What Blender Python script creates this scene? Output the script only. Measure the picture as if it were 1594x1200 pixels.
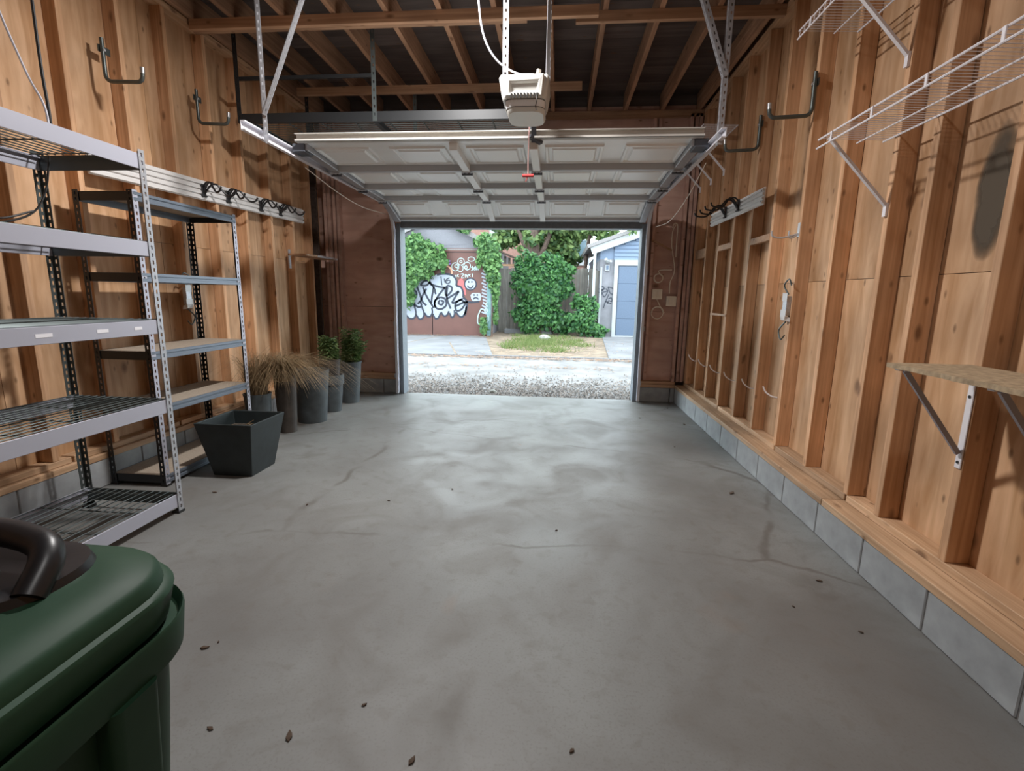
import bpy, bmesh, math, random
from mathutils import Vector, Matrix
random.seed(7)
for o in list(bpy.data.objects): bpy.data.objects.remove(o)
scene = bpy.context.scene
col = scene.collection

# ------------------------------------------------------------------ camera
R = Matrix(((0.99545693, -0.03216414, 0.08961569),
            (0.09394783, 0.17888696, -0.97937391),
            (0.01546964, 0.98334375, 0.18109601)))
CAM = Vector((0, 0, 1.266)); F = 761.0
cd = bpy.data.cameras.new('camera'); cam = bpy.data.objects.new('camera', cd); col.objects.link(cam)
cam.matrix_world = Matrix.Translation(CAM) @ R.to_4x4()
cd.sensor_width = 36; cd.lens = 36 * F / 1594; cd.clip_start = 0.02; cd.clip_end = 200
scene.camera = cam
def ray(px, py): return R @ Vector((px - 797, -(py - 600), -F))
def at(px, py, ax, val):
    v = ray(px, py); t = (val - CAM[ax]) / v[ax]; return CAM + v * t
def aty(px, py, y): return at(px, py, 1, y)

# ------------------------------------------------------------------ light
w = bpy.data.worlds.new('world'); scene.world = w; w.use_nodes = True
bg = w.node_tree.nodes['Background']; bg.inputs[0].default_value = (0.82, 0.94, 1.0, 1); bg.inputs[1].default_value = 6.0
vs = scene.view_settings
vs.view_transform = 'Standard'; vs.look = 'None'; vs.exposure = 0.0; vs.gamma = 1; vs.use_curve_mapping = False
LAMPC = (1.0, .97, .95); P1 = 106; P_FILL = 16     # the ceiling lamp and the added rear fill lamp (built further down)

# ------------------------------------------------------------------ materials
def newmat(name):
    m = bpy.data.materials.new(name); m.use_nodes = True
    nt = m.node_tree; b = nt.nodes['Principled BSDF']; return m, nt, b
def N(nt, t, **kw):
    n = nt.nodes.new(t)
    for k, v in kw.items(): setattr(n, k, v)
    return n
def L(nt, a, b): nt.links.new(a, b)
def plain(name, c, rough=0.5, metal=0.0, var=0.0, scale=30, bump=0.0):
    m, nt, b = newmat(name)
    b.inputs['Base Color'].default_value = (*c, 1); b.inputs['Roughness'].default_value = rough; b.inputs['Metallic'].default_value = metal
    if var or bump:
        tc = N(nt, 'ShaderNodeTexCoord'); no = N(nt, 'ShaderNodeTexNoise'); no.inputs['Scale'].default_value = scale; no.inputs['Detail'].default_value = 6
        L(nt, tc.outputs['Object'], no.inputs['Vector'])
        if var:
            rp = N(nt, 'ShaderNodeValToRGB'); rp.color_ramp.elements[0].position = .3; rp.color_ramp.elements[1].position = .7
            rp.color_ramp.elements[0].color = (*[x * (1 - var) for x in c], 1); rp.color_ramp.elements[1].color = (*[min(1, x * (1 + var)) for x in c], 1)
            L(nt, no.outputs['Fac'], rp.inputs[0]); L(nt, rp.outputs[0], b.inputs['Base Color'])
        if bump:
            bp = N(nt, 'ShaderNodeBump'); bp.inputs['Strength'].default_value = bump; bp.inputs['Distance'].default_value = .01
            L(nt, no.outputs['Fac'], bp.inputs['Height']); L(nt, bp.outputs[0], b.inputs['Normal'])
    return m
def wood(name, c1, c2, axis=2, knot=(.12, .05, .02), fine=26, rough=.65, knots=True, vary=.22, sheet=False):
    m, nt, b = newmat(name)
    b.inputs['Roughness'].default_value = rough
    tc = N(nt, 'ShaderNodeTexCoord'); oi = N(nt, 'ShaderNodeObjectInfo')
    ad = N(nt, 'ShaderNodeVectorMath', operation='MULTIPLY_ADD')
    cmb = N(nt, 'ShaderNodeCombineXYZ')
    for i in range(3): L(nt, oi.outputs['Random'], cmb.inputs[i])
    ad.inputs[1].default_value = (23, 31, 17)
    L(nt, cmb.outputs[0], ad.inputs[0]); L(nt, tc.outputs['Object'], ad.inputs[2])
    mp = N(nt, 'ShaderNodeMapping'); sc = [fine] * 3; sc[axis] = 0.9
    if sheet: sc[axis] = 1.4
    mp.inputs['Scale'].default_value = sc; L(nt, ad.outputs[0], mp.inputs['Vector'])
    n1 = N(nt, 'ShaderNodeTexNoise'); n1.inputs['Scale'].default_value = 1.6; n1.inputs['Detail'].default_value = 7; n1.inputs['Distortion'].default_value = .6
    L(nt, mp.outputs[0], n1.inputs['Vector'])
    rp = N(nt, 'ShaderNodeValToRGB'); rp.color_ramp.elements[0].position = .32; rp.color_ramp.elements[1].position = .68
    rp.color_ramp.elements[0].color = (*c1, 1); rp.color_ramp.elements[1].color = (*c2, 1)
    L(nt, n1.outputs['Fac'], rp.inputs[0]); out = rp.outputs[0]
    # broad blotches
    n2 = N(nt, 'ShaderNodeTexNoise'); n2.inputs['Scale'].default_value = 2.2; n2.inputs['Detail'].default_value = 3
    L(nt, ad.outputs[0], n2.inputs['Vector'])
    mr = N(nt, 'ShaderNodeMapRange'); mr.inputs[1].default_value = .3; mr.inputs[2].default_value = .7; mr.inputs[3].default_value = .78; mr.inputs[4].default_value = 1.15
    L(nt, n2.outputs['Fac'], mr.inputs[0])
    mr2 = N(nt, 'ShaderNodeMapRange'); mr2.inputs[3].default_value = 1 - vary; mr2.inputs[4].default_value = 1 + vary
    L(nt, oi.outputs['Random'], mr2.inputs[0])
    mu = N(nt, 'ShaderNodeMath', operation='MULTIPLY'); L(nt, mr.outputs[0], mu.inputs[0]); L(nt, mr2.outputs[0], mu.inputs[1])
    vm = N(nt, 'ShaderNodeVectorMath', operation='SCALE'); L(nt, out, vm.inputs[0]); L(nt, mu.outputs[0], vm.inputs['Scale'])
    out = vm.outputs[0]
    if knots:
        mk = N(nt, 'ShaderNodeMapping'); ks = [7.0] * 3; ks[axis] = 3.0
        if sheet: ks = [4.2] * 3; ks[axis] = 2.6
        mk.inputs['Scale'].default_value = ks; L(nt, ad.outputs[0], mk.inputs['Vector'])
        vo = N(nt, 'ShaderNodeTexVoronoi'); vo.inputs['Scale'].default_value = 1.0; L(nt, mk.outputs[0], vo.inputs['Vector'])
        kr = N(nt, 'ShaderNodeMapRange'); kr.inputs[1].default_value = .05; kr.inputs[2].default_value = .14; kr.inputs[3].default_value = .75; kr.inputs[4].default_value = 0
        L(nt, vo.outputs['Distance'], kr.inputs[0])
        mx = N(nt, 'ShaderNodeMix', data_type='RGBA'); L(nt, kr.outputs[0], mx.inputs['Factor']); L(nt, out, mx.inputs['A']); mx.inputs['B'].default_value = (*knot, 1)
        out = mx.outputs['Result']
        mk2 = N(nt, 'ShaderNodeMapping'); ks2 = [13.0]*3; ks2[axis] = 6.0; mk2.inputs['Scale'].default_value = ks2; mk2.inputs['Location'].default_value = (3, 5, 7); L(nt, ad.outputs[0], mk2.inputs['Vector'])
        vo2 = N(nt, 'ShaderNodeTexVoronoi'); vo2.inputs['Scale'].default_value = 1.0; L(nt, mk2.outputs[0], vo2.inputs['Vector'])
        kr2 = N(nt, 'ShaderNodeMapRange'); kr2.inputs[1].default_value = .05; kr2.inputs[2].default_value = .15; kr2.inputs[3].default_value = .75; kr2.inputs[4].default_value = 0; L(nt, vo2.outputs['Distance'], kr2.inputs[0])
        mx2 = N(nt, 'ShaderNodeMix', data_type='RGBA'); L(nt, kr2.outputs[0], mx2.inputs['Factor']); L(nt, out, mx2.inputs['A']); mx2.inputs['B'].default_value = (knot[0]*1.3, knot[1]*1.5, knot[2]*1.5, 1); out = mx2.outputs['Result']
    L(nt, out, b.inputs['Base Color'])
    bp = N(nt, 'ShaderNodeBump'); bp.inputs['Strength'].default_value = .15; bp.inputs['Distance'].default_value = .003
    L(nt, n1.outputs['Fac'], bp.inputs['Height']); L(nt, bp.outputs[0], b.inputs['Normal'])
    return m
M = {}
M['stud'] = wood('stud_pine', (.44, .235, .115), (.65, .395, .23), 2)
M['stud_y'] = wood('plate_pine', (.40, .24, .13), (.60, .40, .25), 1)
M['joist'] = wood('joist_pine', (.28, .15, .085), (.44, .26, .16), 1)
M['beam'] = wood('beam_pine', (.36, .20, .115), (.54, .34, .21), 0)
M['ply'] = wood('plywood', (.43, .235, .11), (.64, .405, .24), 2, fine=9, sheet=True, vary=.15)
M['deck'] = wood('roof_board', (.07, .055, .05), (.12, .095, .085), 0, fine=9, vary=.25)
M['front_ply'] = wood('front_plywood', (.50, .30, .235), (.62, .41, .34), 0, fine=7, sheet=True, vary=.1)
M['post_dark'] = plain('dark_post', (.06, .04, .03), .8, var=.3)
M['grey_steel'] = plain('grey_steel', (.42, .43, .50), .42, .15)
M['galv'] = plain('galvanised', (.46, .47, .50), .4, .55, var=.12, scale=60)
M['track'] = plain('track_steel', (.70, .70, .75), .35, .12)
M['zinc'] = plain('zinc_light', (.62, .64, .68), .35, .4)
M['black_steel'] = plain('black_steel', (.02, .022, .024), .45, .2)
M['blue_steel'] = plain('shelf_blue_grey', (.16, .19, .23), .4, .35)
M['wire_dark'] = plain('wire_dark', (.11, .13, .13), .4, .6)
M['particle'] = plain('particle_board', (.34, .28, .22), .8, var=.18, scale=120)
M['white_wire'] = plain('white_wire', (.80, .77, .80), .4)
M['white_pvc'] = plain('white_pvc', (.78, .77, .76), .4)
M['blackpl'] = plain('black_plastic', (.012, .012, .014), .38)
M['pot'] = plain('dark_pot', (.018, .026, .028), .5, var=.2, scale=14)
M['pot_grey'] = plain('grey_pot', (.06, .072, .078), .6, var=.2, scale=14)
M['pot_brown'] = plain('brown_pot', (.06, .05, .042), .7, var=.25, scale=14)
M['soil'] = plain('soil', (.05, .04, .03), .95, var=.5, scale=60, bump=.6)
M['door_white'] = plain('door_enamel', (.88, .89, .88), .35)
M['door_rail'] = plain('door_rail_grey', (.50, .52, .55), .45)
M['seal'] = plain('door_seal', (.09, .10, .12), .6)
M['strut'] = plain('strut_beige', (.62, .60, .56), .45)
M['jamb'] = plain('jamb_paint', (.20, .23, .26), .5, var=.1)
M['hook'] = plain('hook_grey', (.10, .115, .11), .35, .5)
M['hook_tip'] = plain('hook_end', (.42, .42, .42), .3, .7)
M['opener'] = plain('opener_cream', (.74, .74, .70), .38)
M['lens'] = plain('opener_lens', (.93, .95, .97), .3)
M['slot'] = plain('slot_black', (.008, .008, .008), .6)
M['red'] = plain('red_plastic', (.55, .05, .05), .4)
M['rope'] = plain('rope', (.42, .24, .22), .7)
M['cord'] = plain('cord_grey', (.50, .50, .56), .45)
M['cable_white'] = plain('cable_white', (.78, .70, .60), .5)
M['cable_black'] = plain('cable_black', (.02, .02, .02), .5)
M['box_ivory'] = plain('ivory_plate', (.82, .75, .64), .45)
M['label'] = plain('label_white', (.80, .80, .84), .5)
M['leaf_dry'] = plain('dry_leaf', (.07, .045, .03), .9)
M['osb'] = plain('osb', (.38, .285, .18), .85, var=.3, scale=45)
M['rubber'] = plain('rubber', (.015, .015, .015), .7)
M['clear'] = plain('clear_wrap', (.62, .62, .62), .15)

def concrete_floor():
    m, nt, b = newmat('slab_concrete')
    tc = N(nt, 'ShaderNodeTexCoord')
    def noise(sc, det=6, dist=0.0, stretch=None):
        n = N(nt, 'ShaderNodeTexNoise'); n.inputs['Scale'].default_value = sc; n.inputs['Detail'].default_value = det; n.inputs['Distortion'].default_value = dist
        if stretch:
            mp = N(nt, 'ShaderNodeMapping'); mp.inputs['Scale'].default_value = stretch; L(nt, tc.outputs['Object'], mp.inputs['Vector']); L(nt, mp.outputs[0], n.inputs['Vector'])
        else: L(nt, tc.outputs['Object'], n.inputs['Vector'])
        return n
    a = noise(.9, 8, .4); r = N(nt, 'ShaderNodeValToRGB'); cr = r.color_ramp
    cr.elements[0].position = .30; cr.elements[0].color = (.142, .137, .130, 1); cr.elements[1].position = .62; cr.elements[1].color = (.222, .228, .222, 1)
    L(nt, a.outputs['Fac'], r.inputs[0]); out = r.outputs[0]
    def mixdark(fac, colr):
        nonlocal out
        mx = N(nt, 'ShaderNodeMix', data_type='RGBA'); L(nt, fac, mx.inputs['Factor']); L(nt, out, mx.inputs['A']); mx.inputs['B'].default_value = (*colr, 1); out = mx.outputs['Result']
    def rng(sock, a0, a1, b0, b1):
        mr = N(nt, 'ShaderNodeMapRange'); mr.inputs[1].default_value = a0; mr.inputs[2].default_value = a1; mr.inputs[3].default_value = b0; mr.inputs[4].default_value = b1
        L(nt, sock, mr.inputs[0]); return mr.outputs[0]
    s = noise(2.4, 12, .9); mixdark(rng(s.outputs['Fac'], .50, .72, 0, .5), (.12, .108, .095))
    t = noise(14, 10, .5); mixdark(rng(t.outputs['Fac'], .54, .74, 0, .42), (.13, .115, .10))
    g = noise(110, 5); mixdark(rng(g.outputs['Fac'], .52, .72, 0, .4), (.125, .115, .105))
    ru = noise(1.7, 6, .8); mixdark(rng(ru.outputs['Fac'], .66, .76, 0, .3), (.21, .145, .105))
    # hairline cracks
    mpc = N(nt, 'ShaderNodeMapping'); mpc.inputs['Scale'].default_value = (.32, .62, 1); mpc.inputs['Location'].default_value = (.37, .21, 0); nd = noise(2.5, 5)
    av = N(nt, 'ShaderNodeVectorMath', operation='MULTIPLY_ADD'); av.inputs[1].default_value = (.22, .22, 0)
    L(nt, nd.outputs['Color'], av.inputs[0]); L(nt, tc.outputs['Object'], av.inputs[2]); L(nt, av.outputs[0], mpc.inputs['Vector'])
    vo = N(nt, 'ShaderNodeTexVoronoi', feature='DISTANCE_TO_EDGE'); vo.inputs['Scale'].default_value = 1.0; L(nt, mpc.outputs[0], vo.inputs['Vector'])
    br = noise(2.0, 3); gate = rng(br.outputs['Fac'], .42, .56, 0, .85)
    ck = rng(vo.outputs['Distance'], .002, .008, 1, 0)
    mm = N(nt, 'ShaderNodeMath', operation='MULTIPLY'); L(nt, ck, mm.inputs[0]); L(nt, gate, mm.inputs[1]); mixdark(mm.outputs[0], (.12, .11, .10))
    # round oil mark close to the block kerb
    sp = N(nt, 'ShaderNodeVectorMath', operation='DISTANCE'); sp.inputs[1].default_value = (1.20, 2.10, 0); L(nt, tc.outputs['Object'], sp.inputs[0])
    q = N(nt, 'ShaderNodeMath', operation='MULTIPLY'); L(nt, rng(sp.outputs['Value'], .05, .16, .6, 0), q.inputs[0]); L(nt, rng(t.outputs['Fac'], .35, .6, .3, 1), q.inputs[1]); mixdark(q.outputs[0], (.11, .10, .09))
    rs = noise(7.5, 3, .3); mixdark(rng(rs.outputs['Fac'], .74, .79, 0, .5), (.20, .10, .06))
    b.inputs['Specular IOR Level'].default_value = .35
    L(nt, out, b.inputs['Base Color'])
    L(nt, rng(s.outputs['Fac'], .35, .7, .40, .62), b.inputs['Roughness'])
    bp = N(nt, 'ShaderNodeBump'); bp.inputs['Strength'].default_value = .12; bp.inputs['Distance'].default_value = .006; L(nt, t.outputs['Fac'], bp.inputs['Height']); L(nt, bp.outputs[0], b.inputs['Normal'])
    return m
M['slab'] = concrete_floor()
M['block'] = plain('concrete_block', (.30, .315, .325), .9, var=.22, scale=7, bump=.35)
M['mortar'] = plain('mortar', (.16, .155, .15), .95, var=.3, scale=20)
M['asphalt'] = plain('alley_paving', (.19, .183, .18), .9, var=.3, scale=2.2, bump=.2)
M['drive'] = plain('driveway_concrete', (.15, .15, .157), .9, var=.22, scale=1.4)
M['gravel'] = plain('gravel', (.42, .36, .31), .95, var=.45, scale=3)
M['verge'] = plain('verge_soil', (.185, .14, .10), .95, var=.4, scale=4, bump=.4)
def leafmat(name, c1, c2, trans=.35):
    m, nt, b = newmat(name)
    ge = N(nt, 'ShaderNodeNewGeometry'); rp = N(nt, 'ShaderNodeValToRGB'); rp.color_ramp.elements[0].color = (*c1, 1); rp.color_ramp.elements[1].color = (*c2, 1)
    L(nt, ge.outputs['Random Per Island'], rp.inputs[0]); L(nt, rp.outputs[0], b.inputs['Base Color']); b.inputs['Roughness'].default_value = .55
    tr = N(nt, 'ShaderNodeBsdfTranslucent'); L(nt, rp.outputs[0], tr.inputs[0]); mx = N(nt, 'ShaderNodeMixShader'); mx.inputs[0].default_value = trans
    o = nt.nodes['Material Output']; L(nt, b.outputs[0], mx.inputs[1]); L(nt, tr.outputs[0], mx.inputs[2]); L(nt, mx.outputs[0], o.inputs[0])
    return m
M['ivy'] = leafmat('ivy_leaf', (.025, .095, .03), (.18, .34, .11))
M['vine'] = leafmat('vine_leaf', (.012, .07, .026), (.10, .26, .07))
M['tree'] = leafmat('tree_leaf', (.03, .095, .03), (.20, .29, .09))
M['plant'] = leafmat('plant_leaf', (.06, .13, .04), (.26, .33, .13), .25)
M['dry'] = leafmat('dry_grass', (.14, .09, .045), (.38, .27, .15), .2)
M['stone'] = leafmat('gravel_stone', (.06, .052, .046), (.32, .27, .235), 0)
M['litter'] = leafmat('leaf_litter', (.15, .08, .045), (.34, .21, .13), .1)
M['weed'] = leafmat('verge_grass', (.08, .14, .03), (.22, .26, .09), .3)

# ------------------------------------------------------------------ mesh builder
class MB:
    def __init__(s): s.v = []; s.f = []
    def quad8(s, p):
        b = len(s.v); s.v += [tuple(x) for x in p]
        s.f += [(b, b+3, b+2, b+1), (b+4, b+5, b+6, b+7), (b, b+1, b+5, b+4), (b+1, b+2, b+6, b+5), (b+2, b+3, b+7, b+6), (b+3, b, b+4, b+7)]; return s
    def mm(s, x0, x1, y0, y1, z0, z1):
        return s.quad8([(x0, y0, z0), (x1, y0, z0), (x1, y1, z0), (x0, y1, z0), (x0, y0, z1), (x1, y0, z1), (x1, y1, z1), (x0, y1, z1)])
    def obox(s, c, ax, ay, az):   # centre + three half-axis vectors
        c = Vector(c); ax = Vector(ax); ay = Vector(ay); az = Vector(az)
        return s.quad8([c-ax-ay-az, c+ax-ay-az, c+ax+ay-az, c-ax+ay-az, c-ax-ay+az, c+ax-ay+az, c+ax+ay+az, c-ax+ay+az])
    def bar(s, p, q, w, h, up=(0, 0, 1)):
        p = Vector(p); q = Vector(q); d = (q - p); l = d.length; d.normalize(); u = Vector(up)
        sd = d.cross(u)
        if sd.length < 1e-4: sd = d.cross(Vector((1, 0, 0)))
        sd.normalize(); u = sd.cross(d).normalized()
        return s.obox((p + q) / 2, d * l / 2, sd * w / 2, u * h / 2)
    def tube(s, pts, r, n=8, cap=True):
        pts = [Vector(p) for p in pts]; rings = []; prev = None
        for i, p in enumerate(pts):
            t = (pts[min(i+1, len(pts)-1)] - pts[max(i-1, 0)]).normalized()
            if prev is None:
                a = Vector((0, 0, 1)) if abs(t.z) < .9 else Vector((1, 0, 0)); u = t.cross(a).normalized()
            else:
                u = prev - t * prev.dot(t)
                u = u.normalized() if u.length > 1e-5 else t.orthogonal().normalized()
            prev = u; v = t.cross(u); rr = r[i] if isinstance(r, (list, tuple)) else r
            b = len(s.v); s.v += [tuple(p + (u * math.cos(2*math.pi*k/n) + v * math.sin(2*math.pi*k/n)) * rr) for k in range(n)]; rings.append(b)
        for a, b in zip(rings, rings[1:]):
            for k in range(n): s.f.append((a+k, a+(k+1) % n, b+(k+1) % n, b+k))
        if cap: s.f.append(tuple(rings[0]+k for k in range(n))[::-1]); s.f.append(tuple(rings[-1]+k for k in range(n)))
        return s
    def loft(s, rings, cap0=True, cap1=True):
        bs = []
        for r in rings: bs.append(len(s.v)); s.v += [tuple(p) for p in r]
        n = len(rings[0])
        for a, b in zip(bs, bs[1:]):
            for k in range(n): s.f.append((a+k, a+(k+1) % n, b+(k+1) % n, b+k))
        if cap0: s.f.append(tuple(bs[0]+k for k in range(n))[::-1])
        if cap1: s.f.append(tuple(bs[-1]+k for k in range(n)))
        return s
    def lathe(s, prof, c=(0, 0, 0), n=28):
        rings = [[(c[0]+r*math.cos(2*math.pi*k/n), c[1]+r*math.sin(2*math.pi*k/n), c[2]+z) for k in range(n)] for r, z in prof]
        return s.loft(rings)
    def poly(s, pts): b = len(s.v); s.v += [tuple(p) for p in pts]; s.f.append(tuple(range(b, b+len(pts)))); return s
    def build(s, name, mat, parent=None, bevel=0, smooth=False, seg=1):
        off = Vector((0, 0, 0))
        if parent is not None:
            q = parent
            while q is not None: off = off + q.location; q = q.parent
        else:
            xs = [p[0] for p in s.v]; ys = [p[1] for p in s.v]; zs = [p[2] for p in s.v]
            off = Vector(((min(xs)+max(xs))/2, (min(ys)+max(ys))/2, min(zs)))
        me = bpy.data.meshes.new(name); me.from_pydata([(p[0]-off.x, p[1]-off.y, p[2]-off.z) for p in s.v], [], s.f); me.update()
        bm = bmesh.new(); bm.from_mesh(me); bmesh.ops.recalc_face_normals(bm, faces=bm.faces); bm.to_mesh(me); bm.free()
        me.materials.append(M[mat] if isinstance(mat, str) else mat)
        o = bpy.data.objects.new(name, me); col.objects.link(o)
        if parent is not None: o.parent = parent
        else: o.location = off
        if smooth:
            for p in me.polygons: p.use_smooth = True
            me.set_sharp_from_angle(angle=math.radians(40))
        if bevel:
            md = o.modifiers.new('bevel', 'BEVEL'); md.width = bevel; md.segments = seg; md.limit_method = 'ANGLE'; md.angle_limit = math.radians(50)
        return o
def rr(cx, cy, wx, wy, r, z, n=9):
    pts = []
    for sx, sy, a0 in ((1, 1, 0), (-1, 1, 90), (-1, -1, 180), (1, -1, 270)):
        for k in range(n + 1):
            a = math.radians(a0 + 90 * k / n); pts.append((cx + sx*(wx/2 - r) + r*math.cos(a), cy + sy*(wy/2 - r) + r*math.sin(a), z))
    return pts
def smoothpath(ctrl, n=8):
    P = [Vector(p) for p in ctrl]; P = [P[0]*2-P[1]] + P + [P[-1]*2-P[-2]]; out = []
    for i in range(1, len(P)-2):
        for k in range(n):
            t = k/n; a, b, c, d = P[i-1:i+3]
            out.append(.5*((2*b)+(c-a)*t+(2*a-5*b+4*c-d)*t*t+(3*b-a-3*c+d)*t**3))
    out.append(P[-2]); return out
def fillet(pts, r, n=5):
    P = [Vector(p) for p in pts]; out = [P[0]]
    for i in range(1, len(P)-1):
        a = (P[i-1]-P[i]); b = (P[i+1]-P[i]); rr_ = min(r, a.length*.49, b.length*.49); a.normalize(); b.normalize()
        p0 = P[i]+a*rr_; p1 = P[i]+b*rr_
        for k in range(n+1):
            t = k/n; out.append(p0*(1-t)**2+P[i]*2*t*(1-t)+p1*t*t)
    out.append(P[-1]); return out
def T(o, label, cat, group=None):
    o['label'] = label; o['category'] = cat
    if group: o['group'] = group
    return o
def S(o, label=None, cat=None):
    o['kind'] = 'structure'
    if label: o['label'] = label
    if cat: o['category'] = cat
    return o
def stuff(o): o['kind'] = 'stuff'; return o
def thing(name, loc, label, cat, group=None):
    o = bpy.data.objects.new(name, None); o.location = loc; o.empty_display_size = .1; col.objects.link(o); return T(o, label, cat, group)
def copy_tree(o, parent=None):
    c = o.copy(); col.objects.link(c); c.parent = parent
    for ch in [x for x in o.children]: copy_tree(ch, c)
    return c
def instance(src, parent, loc):
    c = src.copy(); col.objects.link(c); c.parent = parent; c.location = loc; return c
def perforated(mb, p, q, u, w, t, pitch=.038, hw=.010, hl=.020):
    """flat strip from p to q, width w along unit u, thickness t, with real slots cut out down the middle"""
    p = Vector(p); q = Vector(q); u = Vector(u).normalized(); d = q - p; ln = d.length; d.normalize(); nrm = d.cross(u).normalized()
    sw = (w - hw) / 2
    for s in (-1, 1): mb.obox((p+q)/2 + u*s*(hw+sw)/2, d*ln/2, u*sw/2, nrm*t/2)
    k = 0; pos = 0
    while pos < ln:
        e = min(pos + pitch - hl, ln); mb.obox(p + d*(pos+e)/2, d*(e-pos)/2, u*hw/2, nrm*t/2); pos += pitch
    return mb

# ------------------------------------------------------------------ dimensions
XR, XL = 1.546, -2.93          # stud faces
PR, PL = XR + .089, XL - .089  # sheathing planes
YF = 6.05                      # inner face of the front wall
YB = -1.3                      # back of the garage
ZJ = 3.33                      # underside of joists
OL, OR_, OT = -1.945, 0.94, 2.055   # door opening

# ------------------------------------------------------------------ shell
fl = S(MB().mm(PL-.05, PR+.05, YB-.1, YF+.06, -.12, 0).build('floor', 'slab'), 'stained grey concrete garage slab', 'floor')
fl.data.transform(Matrix.Translation(fl.location)); fl.location = (0, 0, 0)

def side_wall(name, sgn, face, block_face, studs, label):
    ply = face + sgn*.089
    x0, x1 = sorted((ply + sgn*.012, ply + sgn*.03))
    wall = S(MB().mm(x0, x1, YB, YF+.15, 0, 3.529).build(name, 'deck'), label, 'wall')
    # sheathing panels
    y = YB; zj = 1.385 if sgn > 0 else 1.62 
    while y < YF + .1:
        y1 = min(y + 1.22, YF + .12); xa, xb = sorted((ply, ply + sgn*.012))
        MB().mm(xa, xb, y + .0015, y1 - .0015, .2, zj - .003).build('plywood_sheet', 'ply', wall)
        MB().mm(xa, xb, y + .0015, y1 - .0015, zj, 3.5).build('plywood_sheet', 'ply', wall); y = y1
    # foundation blocks
    b0 = block_face; b1 = ply + sgn*.03
    xa, xb = sorted((b0 + sgn*.006, b1)); MB().mm(xa, xb, YB, YF + .1, 0, .178).build('mortar_core', 'mortar', wall)
    xa, xb = sorted((b0, b0 + sgn*.05)); src = None; yy = 5.50 - .406*17
    while yy < YF:
        if yy + .398 <= YF + .05:
            if src is None: src = MB().mm(xa, xb, yy + .004, yy + .402, .002, .18).build('block', 'block', wall, bevel=.004); base = yy; l0 = src.location.copy()
            else: instance(src, wall, l0 + Vector((0, yy - base, 0)))
        else: MB().mm(xa, xb, yy + .004, YF, .002, .18).build('block', 'block', wall, bevel=.004)
        yy += .406
    # sill plates
    xa, xb = sorted((b0 - sgn*.004, ply))
    for (ya, yb) in ((YB, 2.62), (2.625, YF)): MB().mm(xa, xb, ya, yb, .18, .218).build('sill_plate', 'stud_y', wall, bevel=.003)
    xa, xb = sorted((face - sgn*.001, ply))
    cuts = [YB, .9, 2.60, 3.47, 4.74, YF]
    for ya, yb in zip(cuts, cuts[1:]): MB().mm(xa, xb, ya + .008, yb - .008, .219, .256).build('bottom_plate', 'stud_y', wall, bevel=.003)
    MB().mm(xa, xb, YB, YF, ZJ - .04, ZJ).build('top_plate', 'stud_y', wall)
    src = None
    for y in studs:
        if src is None:
            src = MB().mm(*sorted((face, ply)), y, y + .038, .257, ZJ - .041).build('stud', 'stud', wall, bevel=.002); ys = y; l0 = src.location.copy()
        else:
            o = instance(src, wall, l0 + Vector((random.uniform(-.003, .003), y - ys, 0)))
    return wall
studsR = [5.946, 5.551, 5.142, 4.734, 4.306, 3.897, 3.46, 3.028, 2.587, 2.325, 1.922, 1.515, 1.11, .70, .295, -.11, -.52, -.92]
studsL = [5.732 - .406*k for k in range(17)]
wr = side_wall('wall_right', 1, XR, 1.445, studsR, 'open stud wall with plywood sheathing and wire shelves')
wl = side_wall('wall_left', -1, XL, -2.905, studsL, 'open stud wall with plywood sheathing behind the shelving units')
# corner studs of the side walls
for x0, x1, y0, y1 in ((XR, PR, 6.005, 6.045), ):
    MB().mm(x0, x1, y0, y1, .257, ZJ - .041).build('stud', 'stud', wr, bevel=.002)
MB().mm(PL, XL + .02, 5.86, 5.90, .2, ZJ-.05).build('corner_post', 'post_dark', wl, bevel=.002)
# blocking pieces on the right wall
for ya, yb, z0, z1 in ((3.935, 4.306, 1.70, 1.75), (4.772, 5.142, 1.725, 1.775), (5.589, 5.946, 1.70, 1.80)):
    MB().mm(XR - .002, XR + .036, ya, yb, z0, z1).build('blocking', 'beam', wr, bevel=.002)
MB().mm(XR - .012, XR - .001, 4.72, 5.19, 1.105, 1.125).build('batten', 'beam', wr)
# dark smear on the sheathing between two studs
sm, nt, b = newmat('smear'); b.inputs['Base Color'].default_value = (.11, .085, .06, 1); b.inputs['Roughness'].default_value = .9
tc = N(nt, 'ShaderNodeTexCoord'); no = N(nt, 'ShaderNodeTexNoise'); no.inputs['Scale'].default_value = 9; no.inputs['Detail'].default_value = 6; L(nt, tc.outputs['Object'], no.inputs['Vector'])
gr_ = N(nt, 'ShaderNodeTexGradient', gradient_type='SPHERICAL'); mp = N(nt, 'ShaderNodeMapping'); mp.inputs['Location'].default_value = (0, 0, 0); mp.inputs['Scale'].default_value = (1, 10.5, 3.6); L(nt, tc.outputs['Object'], mp.inputs['Vector']); L(nt, mp.outputs[0], gr_.inputs[0])
mu = N(nt, 'ShaderNodeMath', operation='MULTIPLY'); L(nt, gr_.outputs['Fac'], mu.inputs[0]); L(nt, no.outputs['Fac'], mu.inputs[1])
mr = N(nt, 'ShaderNodeMapRange'); mr.inputs[1].default_value = .03; mr.inputs[2].default_value = .2; mr.inputs[4].default_value = .8; L(nt, mu.outputs[0], mr.inputs[0]); L(nt, mr.outputs[0], b.inputs['Alpha'])
o = MB().mm(PR-.0015, PR-.0008, -.11, .11, -.30, .30).build('smear', sm, wr); o.location = Vector((0, 0, 0))
o.data.transform(Matrix.Translation(wr.location)); o.data.transform(Matrix.Translation((-PR, 0, 0))); o.location = Vector((PR, 2.123, 1.678)) - wr.location

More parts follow.
